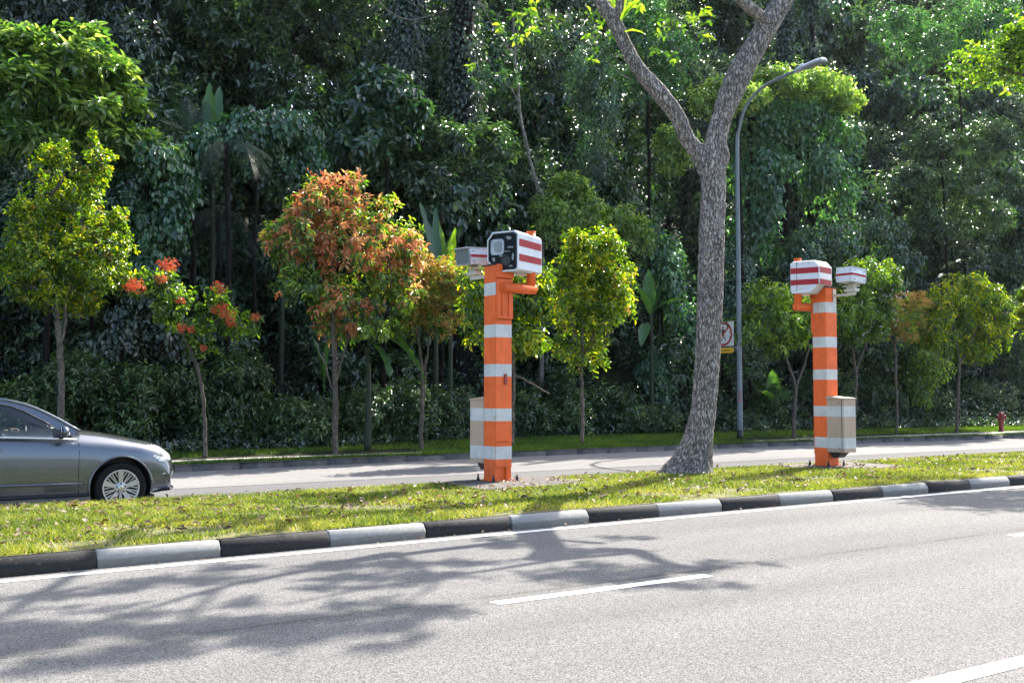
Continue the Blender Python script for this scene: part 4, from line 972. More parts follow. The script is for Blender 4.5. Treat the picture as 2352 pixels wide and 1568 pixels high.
# =====================TREES
# ------------------------------------------------------------------ foliage builders
def unit(n, rng):
    v = rng.normal(0, 1, (n, 3)); return v / np.linalg.norm(v, axis=1, keepdims=True)
def nrm(v): return v / (np.linalg.norm(v, axis=1, keepdims=True) + 1e-9)
def sprigs(blobs, n, rng, shell=.5, lumps=9, lr=.48, low=-.75):
    B = np.array(blobs, float); C, R = B[:, :3], B[:, 3:6]
    w_ = R[:, 0] * R[:, 2]; w_ /= w_.sum()
    LC, LR, BI = [], [], []
    for i in range(len(B)):
        d = unit(lumps * 3, rng); d = d[d[:, 2] > low][:lumps]
        LC.append(C[i] + d * R[i] * .66); LR.append(np.repeat((R[i] * lr)[None], len(d), 0) * rng.uniform(.65, 1.2, (len(d), 1))); BI += [i] * len(d)
    LC, LR, BI = np.concatenate(LC), np.concatenate(LR), np.array(BI)
    pw = w_[BI]; pw /= pw.sum(); li = rng.choice(len(LC), n, p=pw)
    d = unit(n, rng); u = rng.uniform(0, 1, (n, 1)); S = LC[li] + d * LR[li] * (1 - shell * u ** 2)
    O = nrm(.7 * d + .6 * (S - C[BI[li]]) / R[BI[li]]); return S, O, li
def sprig_leaves(S, O, k, L, wr, rng, lift=.3, tw=.12, spread=.9, grav=.1, fwd=.5, fold=.25, tip=-.15, sv=.35, tint=None, flat=.0):
    n = len(S); A = O.copy(); A[:, 2] += lift; A = nrm(A)
    e1 = nrm(np.cross(A, np.array([.3, .2, 1.]) + rng.normal(0, .2, (n, 3)))); e2 = np.cross(A, e1)
    P, D, H = [], [], []
    ph = rng.uniform(0, 6.28, n)
    for j in range(k):
        t = (j + .5) / k; a = ph + j * 2.4 + rng.normal(0, .3, n)
        rd = e1 * np.cos(a)[:, None] + e2 * np.sin(a)[:, None]
        if flat: rd[:, 2] *= (1 - flat)
        P.append(S + A * tw * t + rng.normal(0, tw * .12, (n, 3)))
        dd = A * fwd * (.4 + t) + rd * spread + rng.normal(0, .18, (n, 3)); dd[:, 2] -= grav; D.append(dd)
        h_ = A * .6 + rng.normal(0, .2, (n, 3)); h_[:, 2] += .7; H.append(h_)
    P, D, H = np.concatenate(P), np.concatenate(D), np.concatenate(H); m = len(P)
    LL = L * rng.uniform(1 - sv, 1 + sv, m); T = np.tile(rng.uniform(0, 1, n) if tint is None else tint, k)
    return leaf_geo(P, D, H, LL, LL * wr * rng.uniform(.85, 1.15, m), fold, tip), T
def foliage(name, parts, mats, parent=None, loc=None):
    """parts: list of (geometry, tint, material slot)"""
    G = np.concatenate([g for g, t, m in parts]); T = np.concatenate([t for g, t, m in parts]); MI = np.concatenate([np.full(len(g), m) for g, t, m in parts])
    return from_np(name, G.reshape(-1, 3), leaf_faces(len(G)), mats, parent, mi=np.repeat(MI, 2), tint=np.repeat(np.clip(T, 0, 1), 2), loc=loc)
def lumptint(S, li, rng, hi=.0, a=.62):
    lt = rng.uniform(-.15, 1.15, li.max() + 1)[li]; return np.clip(a * lt + (1 - a) * rng.uniform(0, 1, len(S)) + hi, 0, 1)
def px_blob(b, p, dz=1.0, depth=None):                       # ellipse measured on the photo -> ellipsoid at road distance p
    x, y, rx, ry = b[:4]; pp = p + (b[4] if len(b) > 4 else 0); c = on_p(x, y, pp); s = c.y / FPX
    return [c.x, c.y, c.z, rx * s, (depth or (rx * s * .5 + ry * s * .5)), ry * s]

def limbs(name, polys, m, parent, base, seg=8, jit=.0):
    bm = bmesh.new()
    for pts, r0, r1 in polys:
        P = smooth_path([Vector(p) - base for p in pts], 5); k = len(P)
        for i in range(1, k - 1): P[i] += Vector((random.gauss(0, jit), random.gauss(0, jit), 0))
        tube_bm(bm, P, [r0 + (r1 - r0) * (i / (k - 1)) ** .8 for i in range(k)], seg)
    me = bpy.data.meshes.new(name); bm.to_mesh(me); bm.free(); return link(name, me, m, parent)

def roadside(name, bpx, trunks, blobs, label, crown_fn, group=None, cat='tree', bm_=None, p=None, blend=True):
    base = on_far(*bpx) if p is None else None
    if base is None: base = on_z(*bpx, .1)
    p0 = rp(base)[1]; sc = base.y / FPX; rng = np.random.default_rng(abs(hash(label)) % 1000 if False else sum(map(ord, label)))
    root = empty(name, base, label=label, cat=cat, group=group)
    T = []
    for pts, w0, w1 in trunks:
        P = [on_p(x, y, p0 + (q[0] if q else 0)) for x, y, *q in pts]
        if abs(pts[0][1] - bpx[1]) < 4: P[0].z = base.z - .05
        T.append((P, w0 * sc / 2, w1 * sc / 2))
    bl = [px_blob(b, p0) for b in blobs]
    tops = [t[0][-1] for t in T]; rr_ = random.Random(len(label))
    for b in bl:                                               # twigs reaching into every part of the crown
        c = Vector(b[:3]); s = min([q for t in T for q in t[0][len(t[0]) // 2:]], key=lambda q: (q - c).length)
        for _ in range(3):
            e = c + Vector((rr_.uniform(-.6, .6) * b[3], rr_.uniform(-.6, .6) * b[4], rr_.uniform(-.3, .7) * b[5]))
            mid = (s + e) / 2 + Vector((0, 0, -.1 * (e - s).length)) + Vector((rr_.gauss(0, .06), rr_.gauss(0, .06), 0)); T.append(([s, mid, e], .6 * w1_(T[0]), .006))
    limbs('trunk', T, bm_ or M['bark'], root, base, 8, .008)
    parts, mats = crown_fn(bl, rng)
    B = np.array(base); parts = [(g - B, t, m) for g, t, m in parts]
    foliage('crown', parts, mats, root); return root
def w1_(t): return t[2] if t[2] > .012 else .018

# 1: dense lime green tree at the left
def c_dense(n, k, L, mats, tw=.1, wr=.42, tipred=.0, lift=.5, grav=.0, red_top=0, shell=.55, hi=0., **kw):
    def f(bl, rng):
        S, O, li = sprigs(bl, n, rng, shell, 13, .38); t = lumptint(S, li, rng, hi); parts = []
        sel = np.zeros(n, bool)
        if red_top:
            B = np.array(bl); zt = (S[:, 2] - S[:, 2].min()) / np.ptp(S[:, 2]); g = np.sin(S[:, 0] * 3.1 + 1) + np.sin(S[:, 2] * 4.3) + np.sin(S[:, 0] * 1.3 + S[:, 2] * 2.1 + 2)
            sel = rng.uniform(0, 1, n) < red_top * np.clip(.25 + .9 * zt + .28 * g, 0, 1)
        for q, mi in ((~sel, 0), (sel, 1)):
            if q.sum(): G, T = sprig_leaves(S[q], O[q], k, L, wr, rng, lift=lift, tw=tw, grav=grav, tint=t[q], **kw); parts.append((G, T, mi))
        return parts, mats
    return f
TR = 'young trees planted along the verge'
def extra(fn, more):
    def f(bl, rng):
        p, m = fn(bl, rng)
        for (n, k, L, wr, tw, mat, top, kw) in more:
            S, O, li = sprigs(bl, n, rng, .15); q = S[:, 2] > np.quantile(S[:, 2], top); S, O, li = S[q], O[q], li[q]
            cl = unit(len(S), rng); G, T = sprig_leaves(S + O * .05, O, k, L, wr, rng, tw=tw, **kw); p.append((G, T, len(m))); m = m + [mat]
        return p, m
    return f
roadside('verge_tree', (138, 1062), [([(138, 1062), (140, 960), (141, 860), (137, 790), (132, 735)], 19, 14), ([(139, 790), (150, 740), (150, 690)], 10, 6), ([(132, 735), (125, 640), (128, 540)], 11, 6), ([(150, 690), (175, 600), (190, 480)], 7, 4)],
         [(140, 470, 85, 90), (85, 590, 80, 95), (190, 620, 90, 100), (225, 560, 75, 90), (130, 390, 50, 55), (215, 400, 34, 62), (213, 340, 12, 34), (248, 375, 10, 32), (60, 510, 45, 55), (262, 640, 42, 65), (150, 680, 110, 55), (265, 540, 30, 45), (35, 640, 35, 55), (145, 345, 14, 20), (282, 510, 9, 30)],
         'tall dense lime green tree with orange shoot tips above the dark grey car', c_dense(3000, 7, .08, [M['lf_lime'], M['lf_pink']], tw=.10, wr=.48, red_top=.05, hi=.02), TR)
def c_ixora(bl, rng):
    S, O, li = sprigs(bl, 420, rng, .6); G, T = sprig_leaves(S, O, 8, .12, .38, rng, lift=.4, tw=.12, grav=.05); parts = [(G, T, 0)]
    cl = [(312, 655, 17), (385, 612, 19), (372, 640, 9), (503, 662, 14), (300, 662, 10), (420, 755, 10), (440, 757, 7), (520, 725, 14), (530, 742, 9), (585, 728, 8), (500, 710, 10), (467, 800, 6), (515, 705, 9), (415, 690, 7)]
    for x, y, r in cl:
        c = on_p(x, y, 22.62 + rng.uniform(-.25, .1)); s = c.y / FPX; r *= .8; n = int(6 * r); d = unit(n, rng); Sx = np.array(c) + d * r * s * rng.uniform(.2, 1.7, (n, 1)) * np.array([1, 1, .75])
        G, T = sprig_leaves(Sx, d, 4, .04, .32, rng, lift=.3, tw=.03); parts.append((G, T, 1))
    return parts, [M['lf_mid'], M['fl_red']]
roadside('verge_tree', (470, 1048), [([(470, 1048), (470, 980), (466, 900), (452, 840), (443, 810)], 11, 8), ([(452, 840), (462, 832), (475, 825)], 5, 3), ([(443, 810), (425, 780), (405, 720), (390, 650)], 6, 3), ([(443, 810), (470, 780), (500, 740), (510, 690)], 5, 3)],
         [(345, 655, 40, 28), (385, 690, 36, 34), (395, 720, 30, 26), (385, 645, 22, 22), (430, 760, 42, 34), (500, 735, 45, 38), (505, 685, 22, 22), (545, 760, 45, 32), (580, 735, 22, 20), (460, 800, 30, 20), (435, 690, 24, 22)],
         'thin bare stemmed small tree with clusters of red orange blossom', c_ixora, TR)
roadside('verge_tree', (768, 1045), [([(768, 1045), (770, 960), (770, 880), (768, 800), (765, 740)], 15, 11), ([(770, 880), (785, 830), (800, 770)], 7, 4), ([(768, 900), (752, 860), (742, 810)], 6, 3), ([(765, 740), (760, 660), (770, 560)], 9, 5)],
         [(740, 480, 75, 60), (830, 490, 80, 60), (700, 540, 80, 75), (880, 570, 85, 85), (790, 560, 95, 90), (690, 640, 70, 75), (760, 690, 85, 65), (870, 670, 85, 80), (930, 640, 50, 60), (645, 560, 40, 50), (820, 740, 90, 50), (740, 430, 35, 30), (800, 425, 45, 25), (930, 560, 40, 40)],
         'round crowned tree covered in red and orange young leaves', c_dense(1900, 8, .13, [M['lf_mid'], M['lf_red']], tw=.17, wr=.36, red_top=.62, lift=-.1, grav=.55, hi=.12), TR)
roadside('verge_tree', (967, 1035), [([(967, 1035), (968, 960), (970, 880), (966, 820), (960, 770)], 12, 6), ([(969, 870), (982, 810), (985, 760)], 6, 3), ([(968, 1000), (974, 900), (978, 820)], 6, 4), ([(960, 770), (965, 700), (985, 650)], 5, 3)],
         [(985, 640, 70, 50), (1040, 660, 60, 55), (960, 690, 60, 60), (1020, 710, 60, 50), (1060, 620, 40, 35), (960, 620, 45, 35), (985, 755, 60, 35), (930, 740, 30, 40)],
         'slender tree with fine pinkish yellow foliage just left of the near camera pillar', c_dense(1700, 7, .08, [M['lf_mid'], M['lf_pink']], tw=.11, wr=.42, red_top=.6, hi=.1), TR)
roadside('verge_tree', (1176, 1018), [([(1176, 1018), (1178, 960), (1180, 880), (1178, 780), (1185, 700)], 9, 5), ([(1180, 860), (1220, 880), (1262, 905)], 6, 3)],
         [(1110, 680, 45, 60), (1190, 690, 60, 60), (1240, 680, 50, 60), (1225, 640, 50, 40), (1180, 770, 70, 50), (1230, 760, 50, 55), (1100, 740, 40, 50), (1090, 640, 30, 30)],
         'bright tree with hanging lime leaves directly behind the near camera pillar', c_dense(850, 8, .15, [M['lf_lime']], tw=.2, wr=.34, lift=-.2, grav=.6, hi=.05), TR)
roadside('verge_tree', (1337, 1010), [([(1337, 1010), (1337, 930), (1337, 850), (1338, 780), (1340, 640)], 9, 4), ([(1338, 830), (1320, 770), (1310, 720)], 4, 3), ([(1338, 820), (1362, 770), (1380, 700)], 4, 3)],
         [(1360, 580, 70, 55), (1340, 640, 72, 70), (1380, 690, 72, 75), (1310, 690, 50, 70), (1350, 745, 75, 55), (1410, 640, 45, 60), (1370, 800, 35, 25), (1325, 555, 30, 25), (1400, 560, 30, 25), (1430, 700, 26, 40), (1345, 830, 45, 30), (1300, 800, 30, 25)],
         'narrow stemmed tree with a bright yellow green oval crown between pillar and big tree', c_dense(2000, 7, .08, [M['lf_lime'], M['lf_pink']], tw=.11, wr=.45, red_top=.03, hi=.05), TR)
roadside('verge_tree', (1823, 1004), [([(1823, 1004), (1824, 950), (1827, 890), (1812, 840), (1800, 800)], 11, 5), ([(1827, 890), (1845, 845), (1858, 800)], 7, 4)],
         [(1760, 680, 45, 35), (1720, 760, 45, 40), (1780, 740, 60, 50), (1840, 730, 60, 50), (1910, 730, 60, 50), (1950, 700, 45, 35), (1810, 690, 50, 35), (1800, 790, 60, 30), (1740, 720, 40, 35)],
         'small fork trunked tree with drooping leaf fans left of the far camera pillar', c_dense(1050, 8, .17, [M['lf_mid']], tw=.2, wr=.3, lift=0, grav=.5, hi=.2), TR)
def c_flower(bl, rng):
    p, m = c_dense(2600, 7, .11, None, tw=.14, wr=.4)(bl, rng); S, O, li = sprigs(bl, 420, rng, .1); G, T = sprig_leaves(S + O * .06, O, 4, .045, .7, rng, tw=.04); p.append((G, T, 1)); return p, [M['lf_mid'], M['fl_white']]
roadside('verge_tree', (1962, 1000), [([(1962, 1000), (1964, 930), (1966, 860), (1958, 800), (1955, 740)], 9, 5), ([(1966, 850), (1985, 800), (2000, 760)], 6, 3), ([(1958, 800), (1945, 760), (1950, 700)], 5, 3)],
         [(1970, 640, 60, 45), (2020, 680, 50, 55), (1960, 700, 60, 50), (2000, 750, 55, 50), (2035, 640, 35, 35), (1940, 760, 45, 40)],
         'leafy tree dotted with pale pink blossom right behind the far camera pillar', c_flower, TR)
roadside('verge_tree', (2059, 996), [([(2059, 996), (2060, 930), (2057, 850), (2057, 780), (2060, 720)], 8, 4), ([(2057, 800), (2040, 760), (2035, 730)], 4, 2)],
         [(2060, 740, 40, 30), (2090, 700, 45, 35), (2040, 710, 30, 30), (2070, 770, 40, 25), (2110, 740, 30, 30)],
         'very thin stemmed tree with sparse orange tinged leaves', c_dense(900, 7, .08, [M['lf_mid'], M['lf_pink']], tw=.12, wr=.4, red_top=.8, hi=.1), TR)
roadside('verge_tree', (2198, 990), [([(2198, 990), (2200, 920), (2203, 850), (2200, 800), (2190, 750)], 9, 5), ([(2203, 840), (2225, 795), (2240, 760)], 6, 3)],
         [(2180, 690, 50, 40), (2240, 690, 60, 40), (2290, 720, 45, 40), (2150, 740, 45, 35), (2220, 740, 60, 40), (2270, 770, 50, 35), (2160, 790, 40, 30), (2230, 800, 50, 30), (2220, 650, 40, 25)],
         'rightmost whole verge tree, spreading yellow green crown on a slim forked stem', c_dense(1400, 8, .15, [M['lf_lime']], tw=.2, wr=.32, lift=0, grav=.5, hi=.0, flat=.3), TR)
roadside('verge_tree', (2420, 985), [([(2420, 985), (2420, 900), (2415, 800)], 9, 5)], [(2400, 700, 60, 60), (2370, 740, 35, 40), (2420, 760, 60, 50)],
         'tree cut by the right edge of the picture, only yellow green leaf tips showing', c_dense(900, 8, .15, [M['lf_lime']], tw=.2, wr=.32, lift=0, grav=.5), TR)

# ------------------------------------------------------------------ wood on the slope
FOREST = 'trees forming the dark wood on the slope'
def forest_crown(seed, n, k, L, mats, tall=1., **kw):
    rng = np.random.default_rng(seed); bl = []
    for _ in range(9):
        a = rng.uniform(0, 6.28); r = rng.uniform(.2, 1.9); z = rng.uniform(-3.2, 3.0) * tall; R = rng.uniform(1.1, 1.9)
        bl.append([r * math.cos(a), r * math.sin(a), z, R, R, R * rng.uniform(.7, 1.1)])
    S, O, li = sprigs(bl, n, rng, .7); t = lumptint(S, li, rng, 0, .6)
    G, T = sprig_leaves(S, O, k, L, tint=t, rng=rng, **kw); return [(G, T, 0)], mats
VAR = [forest_crown(21, 2000, 7, .20, [M['lf_forest']], wr=.42, tw=.2, grav=.2, lift=.2), forest_crown(22, 2000, 7, .18, [M['lf_forest2']], wr=.42, tw=.2, grav=.3, lift=0),
       forest_crown(23, 1500, 8, .28, [M['lf_forest']], wr=.33, tw=.22, grav=.5, lift=0, flat=.4), forest_crown(24, 2700, 7, .14, [M['lf_forest2']], wr=.45, tw=.16, grav=.1, lift=.3),
       forest_crown(25, 1700, 8, .24, [M['lf_creeper']], wr=.6, tw=.25, grav=.9, lift=-.4), forest_crown(26, 2000, 7, .19, [M['lf_creeper']], wr=.5, tw=.2, grav=.4, lift=.1)]
protos = []
rr_ = random.Random(5)
def ftree(i, r, p, zc, s, sz=1.):
    base = W3(r, p, max(0., far_z(p) - .4)); root = empty('forest_tree', base, cat='tree', group=FOREST, label='dark leafy forest tree crowded among others in the wood')
    parts, mats = VAR[i]
    if len(protos) <= i or protos[i] is None:
        while len(protos) <= i: protos.append(None)
        c = foliage('crown', parts, mats, root); protos[i] = c.data
    else:
        c = bpy.data.objects.new('crown', protos[i]); COL.objects.link(c); c.parent = root
    c.location = (0, 0, zc - base.z); c.rotation_euler = (rr_.uniform(-.2, .2), rr_.uniform(-.2, .2), rr_.uniform(0, 6.28)); c.scale = (s, s, s * sz)
    h = zc - base.z
    limbs('trunk', [([base + Vector((0, 0, -.3)), base + Vector((rr_.uniform(-.3, .3), 0, h * .5)), base + Vector((rr_.uniform(-.5, .5), rr_.uniform(-.5, .5), h + 1.5))], .09 + .008 * h, .04)], M['bark_dark'], root, base, 7, .03)
for row, (p, zc, s0) in enumerate(((28.8, 2.6, .85), (30.4, 6.2, .95), (32.8, 10.2, 1.0), (36.0, 14.4, 1.05), (40, 18.5, 1.15), (45, 22.5, 1.3), (47, 27, 1.4), (49, 31, 1.5))):
    r = -2 + row * .7; step = 3.3
    while r < 72 + row * 3:
        ftree(rr_.choice([0, 1, 2, 3, 4, 5]), r + rr_.uniform(-.7, .7), p + rr_.uniform(-.6, .6), zc + rr_.uniform(-1, 1), s0 * rr_.uniform(.85, 1.15), rr_.uniform(.9, 1.2))
        r += step * s0
# tall dark trunks seen between the leaves near the top of the picture
for x, w_, y1 in ((930, 42, 230), (1058, 56, 180), (1800, 20, 250), (1862, 16, 220)):
    P0 = on_p(x, y1 + 60, 28.9); b = Vector((P0.x, P0.y, far_z(28.9) - .4)); sc = P0.y / FPX
    root = empty('forest_trunk_tree', b, cat='tree', group='tall dark forest trunks', label='tall dark trunk rising out of the leaves near the top of the picture')
    limbs('trunk', [([b, Vector((P0.x, P0.y, P0.z)), on_p(x + 6, 40, 28.9), on_p(x + 2, -300, 28.9)], w_ * sc / 2 * 1.15, w_ * sc / 2 * .8)], M['bark_dark'], root, b, 12, .03)
    rngT = np.random.default_rng(x); m_ = 7000; yy = rngT.uniform(-150, y1 + 120, m_); P_t = np.array([list(on_p(x + 3, y, 28.9)) for y in yy]); d_ = unit(m_, rngT); d_[:, 2] *= .3; d_ = nrm(d_)
    P_t += d_ * (w_ * sc / 2 * rngT.uniform(.85, 2.1, (m_, 1))); keep_ = (np.sin(yy * .035 + x) + np.sin(yy * .011 + x * 2) + rngT.normal(0, .5, m_)) > -1.1; P_t, d_ = P_t[keep_], d_[keep_]; D_ = d_ * .5 + rngT.normal(0, .3, P_t.shape); D_[:, 2] -= .7; L_t = rngT.uniform(.09, .18, len(P_t))
    foliage('creeper', [(leaf_geo(P_t, D_, d_ + rngT.normal(0, .25, P_t.shape), L_t, L_t * .6, .2, -.1) - np.array(b), rngT.uniform(0, 1, len(P_t)), 0)], [M['lf_forest2']], root)
    c = bpy.data.objects.new('crown', protos[3]); COL.objects.link(c); c.parent = root; t_ = on_p(x, -230, 32.5) - b; c.location = t_; c.scale = (1., 1., .7)

# creeper covered mounds and named plants of the wood edge
def drape(name, blobs, p, label, n, L, mat, wr=.62, cat='creeper', group=None, mix=None, hang=0, kind=None):
    rng = np.random.default_rng(sum(map(ord, label))); bl = [px_blob(b, p) for b in blobs]; c0 = Vector(bl[0][:3]); base = Vector((c0.x, c0.y, 0))
    S, O, li = sprigs(bl, n, rng, .35, 12, .42); O2 = O.copy(); t = lumptint(S, li, rng, 0, .5)
    m = len(S) * 3; P = np.repeat(S, 3, 0) + rng.normal(0, .07, (m, 3)); Oo = np.repeat(O, 3, 0)
    D = Oo * .45 + rng.normal(0, .28, (m, 3)); D[:, 2] -= .8; H = Oo + rng.normal(0, .25, (m, 3)); H[:, 2] += .3
    LL = L * rng.uniform(.6, 1.4, m); parts = [(leaf_geo(P, D, H, LL, LL * wr, .2, -.1), np.repeat(t, 3), 0)]
    if hang:                                                   # strands dangling below
        k = hang; si = rng.choice(len(S), k); ln = rng.uniform(.5, 1.8, k); q = 16
        P = np.repeat(S[si], q, 0); tt = np.tile(np.linspace(0, 1, q), k); P[:, 2] -= tt * np.repeat(ln, q); P += rng.normal(0, .035, P.shape)
        D = rng.normal(0, .45, P.shape); D[:, 2] -= .8; H = rng.normal(0, 1, P.shape); H[:, 1] -= .8; LL = L * .85 * rng.uniform(.6, 1.3, len(P))
        parts.append((leaf_geo(P, D, H, LL, LL * wr, .2, -.1), np.repeat(rng.uniform(0, 1, k), q), 0))
    root = empty(name, base, label=label, cat=cat, group=group)
    B = np.array(base); foliage('leaf_cover', [(g - B, tt, mm) for g, tt, mm in parts], [mat], root)
    limbs('stem', [([base + Vector((rng.uniform(-.3, .3), 0, 0)), base + Vector((0, 0, c0.z * .5)), c0 + Vector((0, 0, .3))], .07, .03)] + [([Vector(bl[0][:3]), (Vector(bl[0][:3]) + Vector(b[:3])) / 2 + Vector((0, 0, .2)), Vector(b[:3])], .04, .015) for b in bl[1:]], M['bark_dark'], root, base, 6, .03)
    return root
CR_ = 'creeper smothered trees at the wood edge'
drape('creeper_tree', [(590, 300, 90, 60), (660, 320, 80, 70), (520, 320, 70, 60), (700, 380, 55, 60), (470, 330, 50, 45), (735, 420, 30, 40)], 27.0, 'arching mound of teal green creeper with palm fronds hanging under it', 2600, .14, M['lf_vine'], hang=60, group=CR_)
drape('creeper_tree', [(330, 360, 110, 55), (350, 430, 90, 70), (370, 520, 65, 80), (350, 640, 60, 70), (400, 420, 50, 60), (280, 330, 70, 45)], 26.6, 'column of dark heart leaved creeper right behind the lime green tree', 3200, .15, M['lf_vine'], hang=40, group=CR_)
drape('creeper_tree', [(330, 720, 80, 60), (250, 800, 60, 60), (400, 780, 60, 60)], 26.2, 'low dark creeper hanging above the hedge behind the blossom tree', 1500, .14, M['lf_forest2'], hang=30, group=CR_)
drape('creeper_tree', [(1380, 250, 50, 110), (1360, 380, 45, 90), (1400, 150, 45, 80), (1330, 180, 35, 80)], 28.2, 'tall vine wrapped trunk left of the big fork, thick with small leaves', 3000, .085, M['lf_creeper'], hang=40, group=CR_)
drape('creeper_tree', [(1720, 270, 95, 60), (1820, 280, 110, 70), (1900, 250, 60, 60), (1650, 240, 60, 45), (1830, 380, 120, 70), (1740, 420, 80, 110), (1900, 430, 70, 80), (1740, 560, 70, 90), (1930, 330, 45, 70)], 26.8, 'broad leafy creeper mound behind the street lamp, bright along its top', 4600, .16, M['lf_vine'], hang=110, group=CR_)
drape('creeper_tree', [(1900, 560, 80, 80), (2010, 560, 90, 60), (1830, 600, 60, 60), (2060, 620, 60, 60)], 26.6, 'dark creeper bank above the camera housings of the far pillar', 2600, .14, M['lf_creeper'], hang=40, group=CR_)
drape('creeper_tree', [(1520, 640, 50, 120), (1560, 780, 50, 110), (1480, 560, 60, 60), (1500, 880, 60, 80)], 27, 'drooping leafy bank directly left of the big trunk', 2600, .14, M['lf_vine'], hang=60, group=CR_)
drape('creeper_tree', [(1700, 700, 60, 80), (1720, 820, 50, 70), (1690, 600, 50, 60)], 26.2, 'green creeper behind the foot of the street lamp', 1500, .12, M['lf_creeper'], hang=30, group=CR_)
drape('creeper_tree', [(2120, 840, 60, 60), (2090, 900, 50, 50), (2130, 780, 40, 40)], 26.2, 'pale flecked creeper bush between the two thin right hand trees', 1600, .11, M['lf_mid'], hang=20, group=CR_)

def spray(name, blobs, p, label, n, k, L, mat, wr=.36, cat='tree', group=None, mats=None, trunk=None, **kw):
    rng = np.random.default_rng(sum(map(ord, label))); bl = [px_blob(b, p) for b in blobs]; c0 = Vector(bl[0][:3]); base = Vector((c0.x, c0.y, far_z(p) - .1))
    S, O, li = sprigs(bl, n, rng, .5, 10); G, T = sprig_leaves(S, O, k, L, wr, rng, tint=lumptint(S, li, rng, kw.pop('hi', 0), .4), **kw)
    root = empty(name, base, label=label, cat=cat, group=group); B = np.array(base)
    foliage('crown', [(G - B, T, 0)], [mat], root)
    limbs('trunk', [([base, base + (c0 - base) * .5 + Vector((.15, 0, 0)), c0], .09, .04)] + [([c0 + Vector((0, 0, -.5)), (c0 + Vector(b[:3])) / 2 + Vector((0, 0, .1)), Vector(b[:3])], .04, .012) for b in bl[1:]], M['bark_dark'] if trunk is None else trunk, root, base, 6, .02); return root
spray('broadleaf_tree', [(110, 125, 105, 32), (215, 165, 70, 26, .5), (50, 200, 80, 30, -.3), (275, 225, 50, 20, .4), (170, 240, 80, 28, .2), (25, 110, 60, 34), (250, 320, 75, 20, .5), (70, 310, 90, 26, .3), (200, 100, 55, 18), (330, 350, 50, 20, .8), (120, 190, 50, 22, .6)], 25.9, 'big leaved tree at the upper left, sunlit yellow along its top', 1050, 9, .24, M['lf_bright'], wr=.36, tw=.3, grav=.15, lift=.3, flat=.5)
spray('broadleaf_tree', [(880, 210, 60, 40), (850, 260, 60, 35), (900, 290, 60, 50), (830, 320, 55, 50), (930, 260, 35, 40)], 27.2, 'tree with large rounded leaves, a light green tuft left of centre', 700, 8, .24, M['lf_creeper'], wr=.5, tw=.28, grav=.4, lift=.1, hi=.1)
spray('broadleaf_tree', [(1010, 320, 60, 50), (960, 400, 70, 50), (1080, 420, 60, 50), (1020, 470, 70, 40), (1120, 330, 60, 40)], 27.6, 'dull green layered tree above the red leaved tree', 900, 8, .2, M['lf_forest'], wr=.36, tw=.25, grav=.4, flat=.5, hi=.1)
spray('broadleaf_tree', [(1310, 440, 45, 30), (1330, 490, 65, 35), (1260, 480, 40, 30), (1420, 510, 60, 30), (1450, 560, 50, 40), (1280, 540, 50, 40)], 26.6, 'glossy light green tree crown above the oval yellow green tree', 1300, 8, .15, M['lf_bright'], wr=.38, tw=.2, grav=.3, hi=.2)
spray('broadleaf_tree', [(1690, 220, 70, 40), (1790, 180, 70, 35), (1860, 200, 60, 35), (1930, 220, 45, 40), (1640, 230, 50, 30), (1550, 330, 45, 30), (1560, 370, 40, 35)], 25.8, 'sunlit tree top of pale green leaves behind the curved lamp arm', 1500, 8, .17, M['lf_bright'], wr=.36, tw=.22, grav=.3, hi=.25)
spray('broadleaf_tree', [(1480, 40, 60, 50), (1540, 110, 60, 60), (1450, 110, 50, 60), (1500, 200, 70, 50)], 27.5, 'leafy crown seen through the fork of the big tree', 900, 8, .14, M['lf_vine'], wr=.36, tw=.2, grav=.3)
spray('broadleaf_tree', [(2200, 60, 80, 60), (2290, 40, 70, 60), (2120, 110, 70, 50), (2330, 120, 50, 60), (2060, 60, 60, 50)], 29, 'lighter green tree top at the upper right corner', 1500, 8, .17, M['lf_vine'], wr=.32, tw=.22, grav=.4, flat=.4)
spray('broadleaf_tree', [(2160, 330, 70, 40), (2080, 420, 70, 40), (2200, 420, 80, 45), (2280, 330, 60, 50), (2240, 500, 80, 45), (2120, 520, 60, 40)], 27.2, 'layered grey green tree in the middle of the right hand wood', 2200, 8, .18, M['lf_forest'], wr=.32, tw=.24, grav=.4, flat=.5, hi=.1)
SH = 'dense dark shrubs along the foot of the wood'
k_ = 0
rngS = random.Random(3)
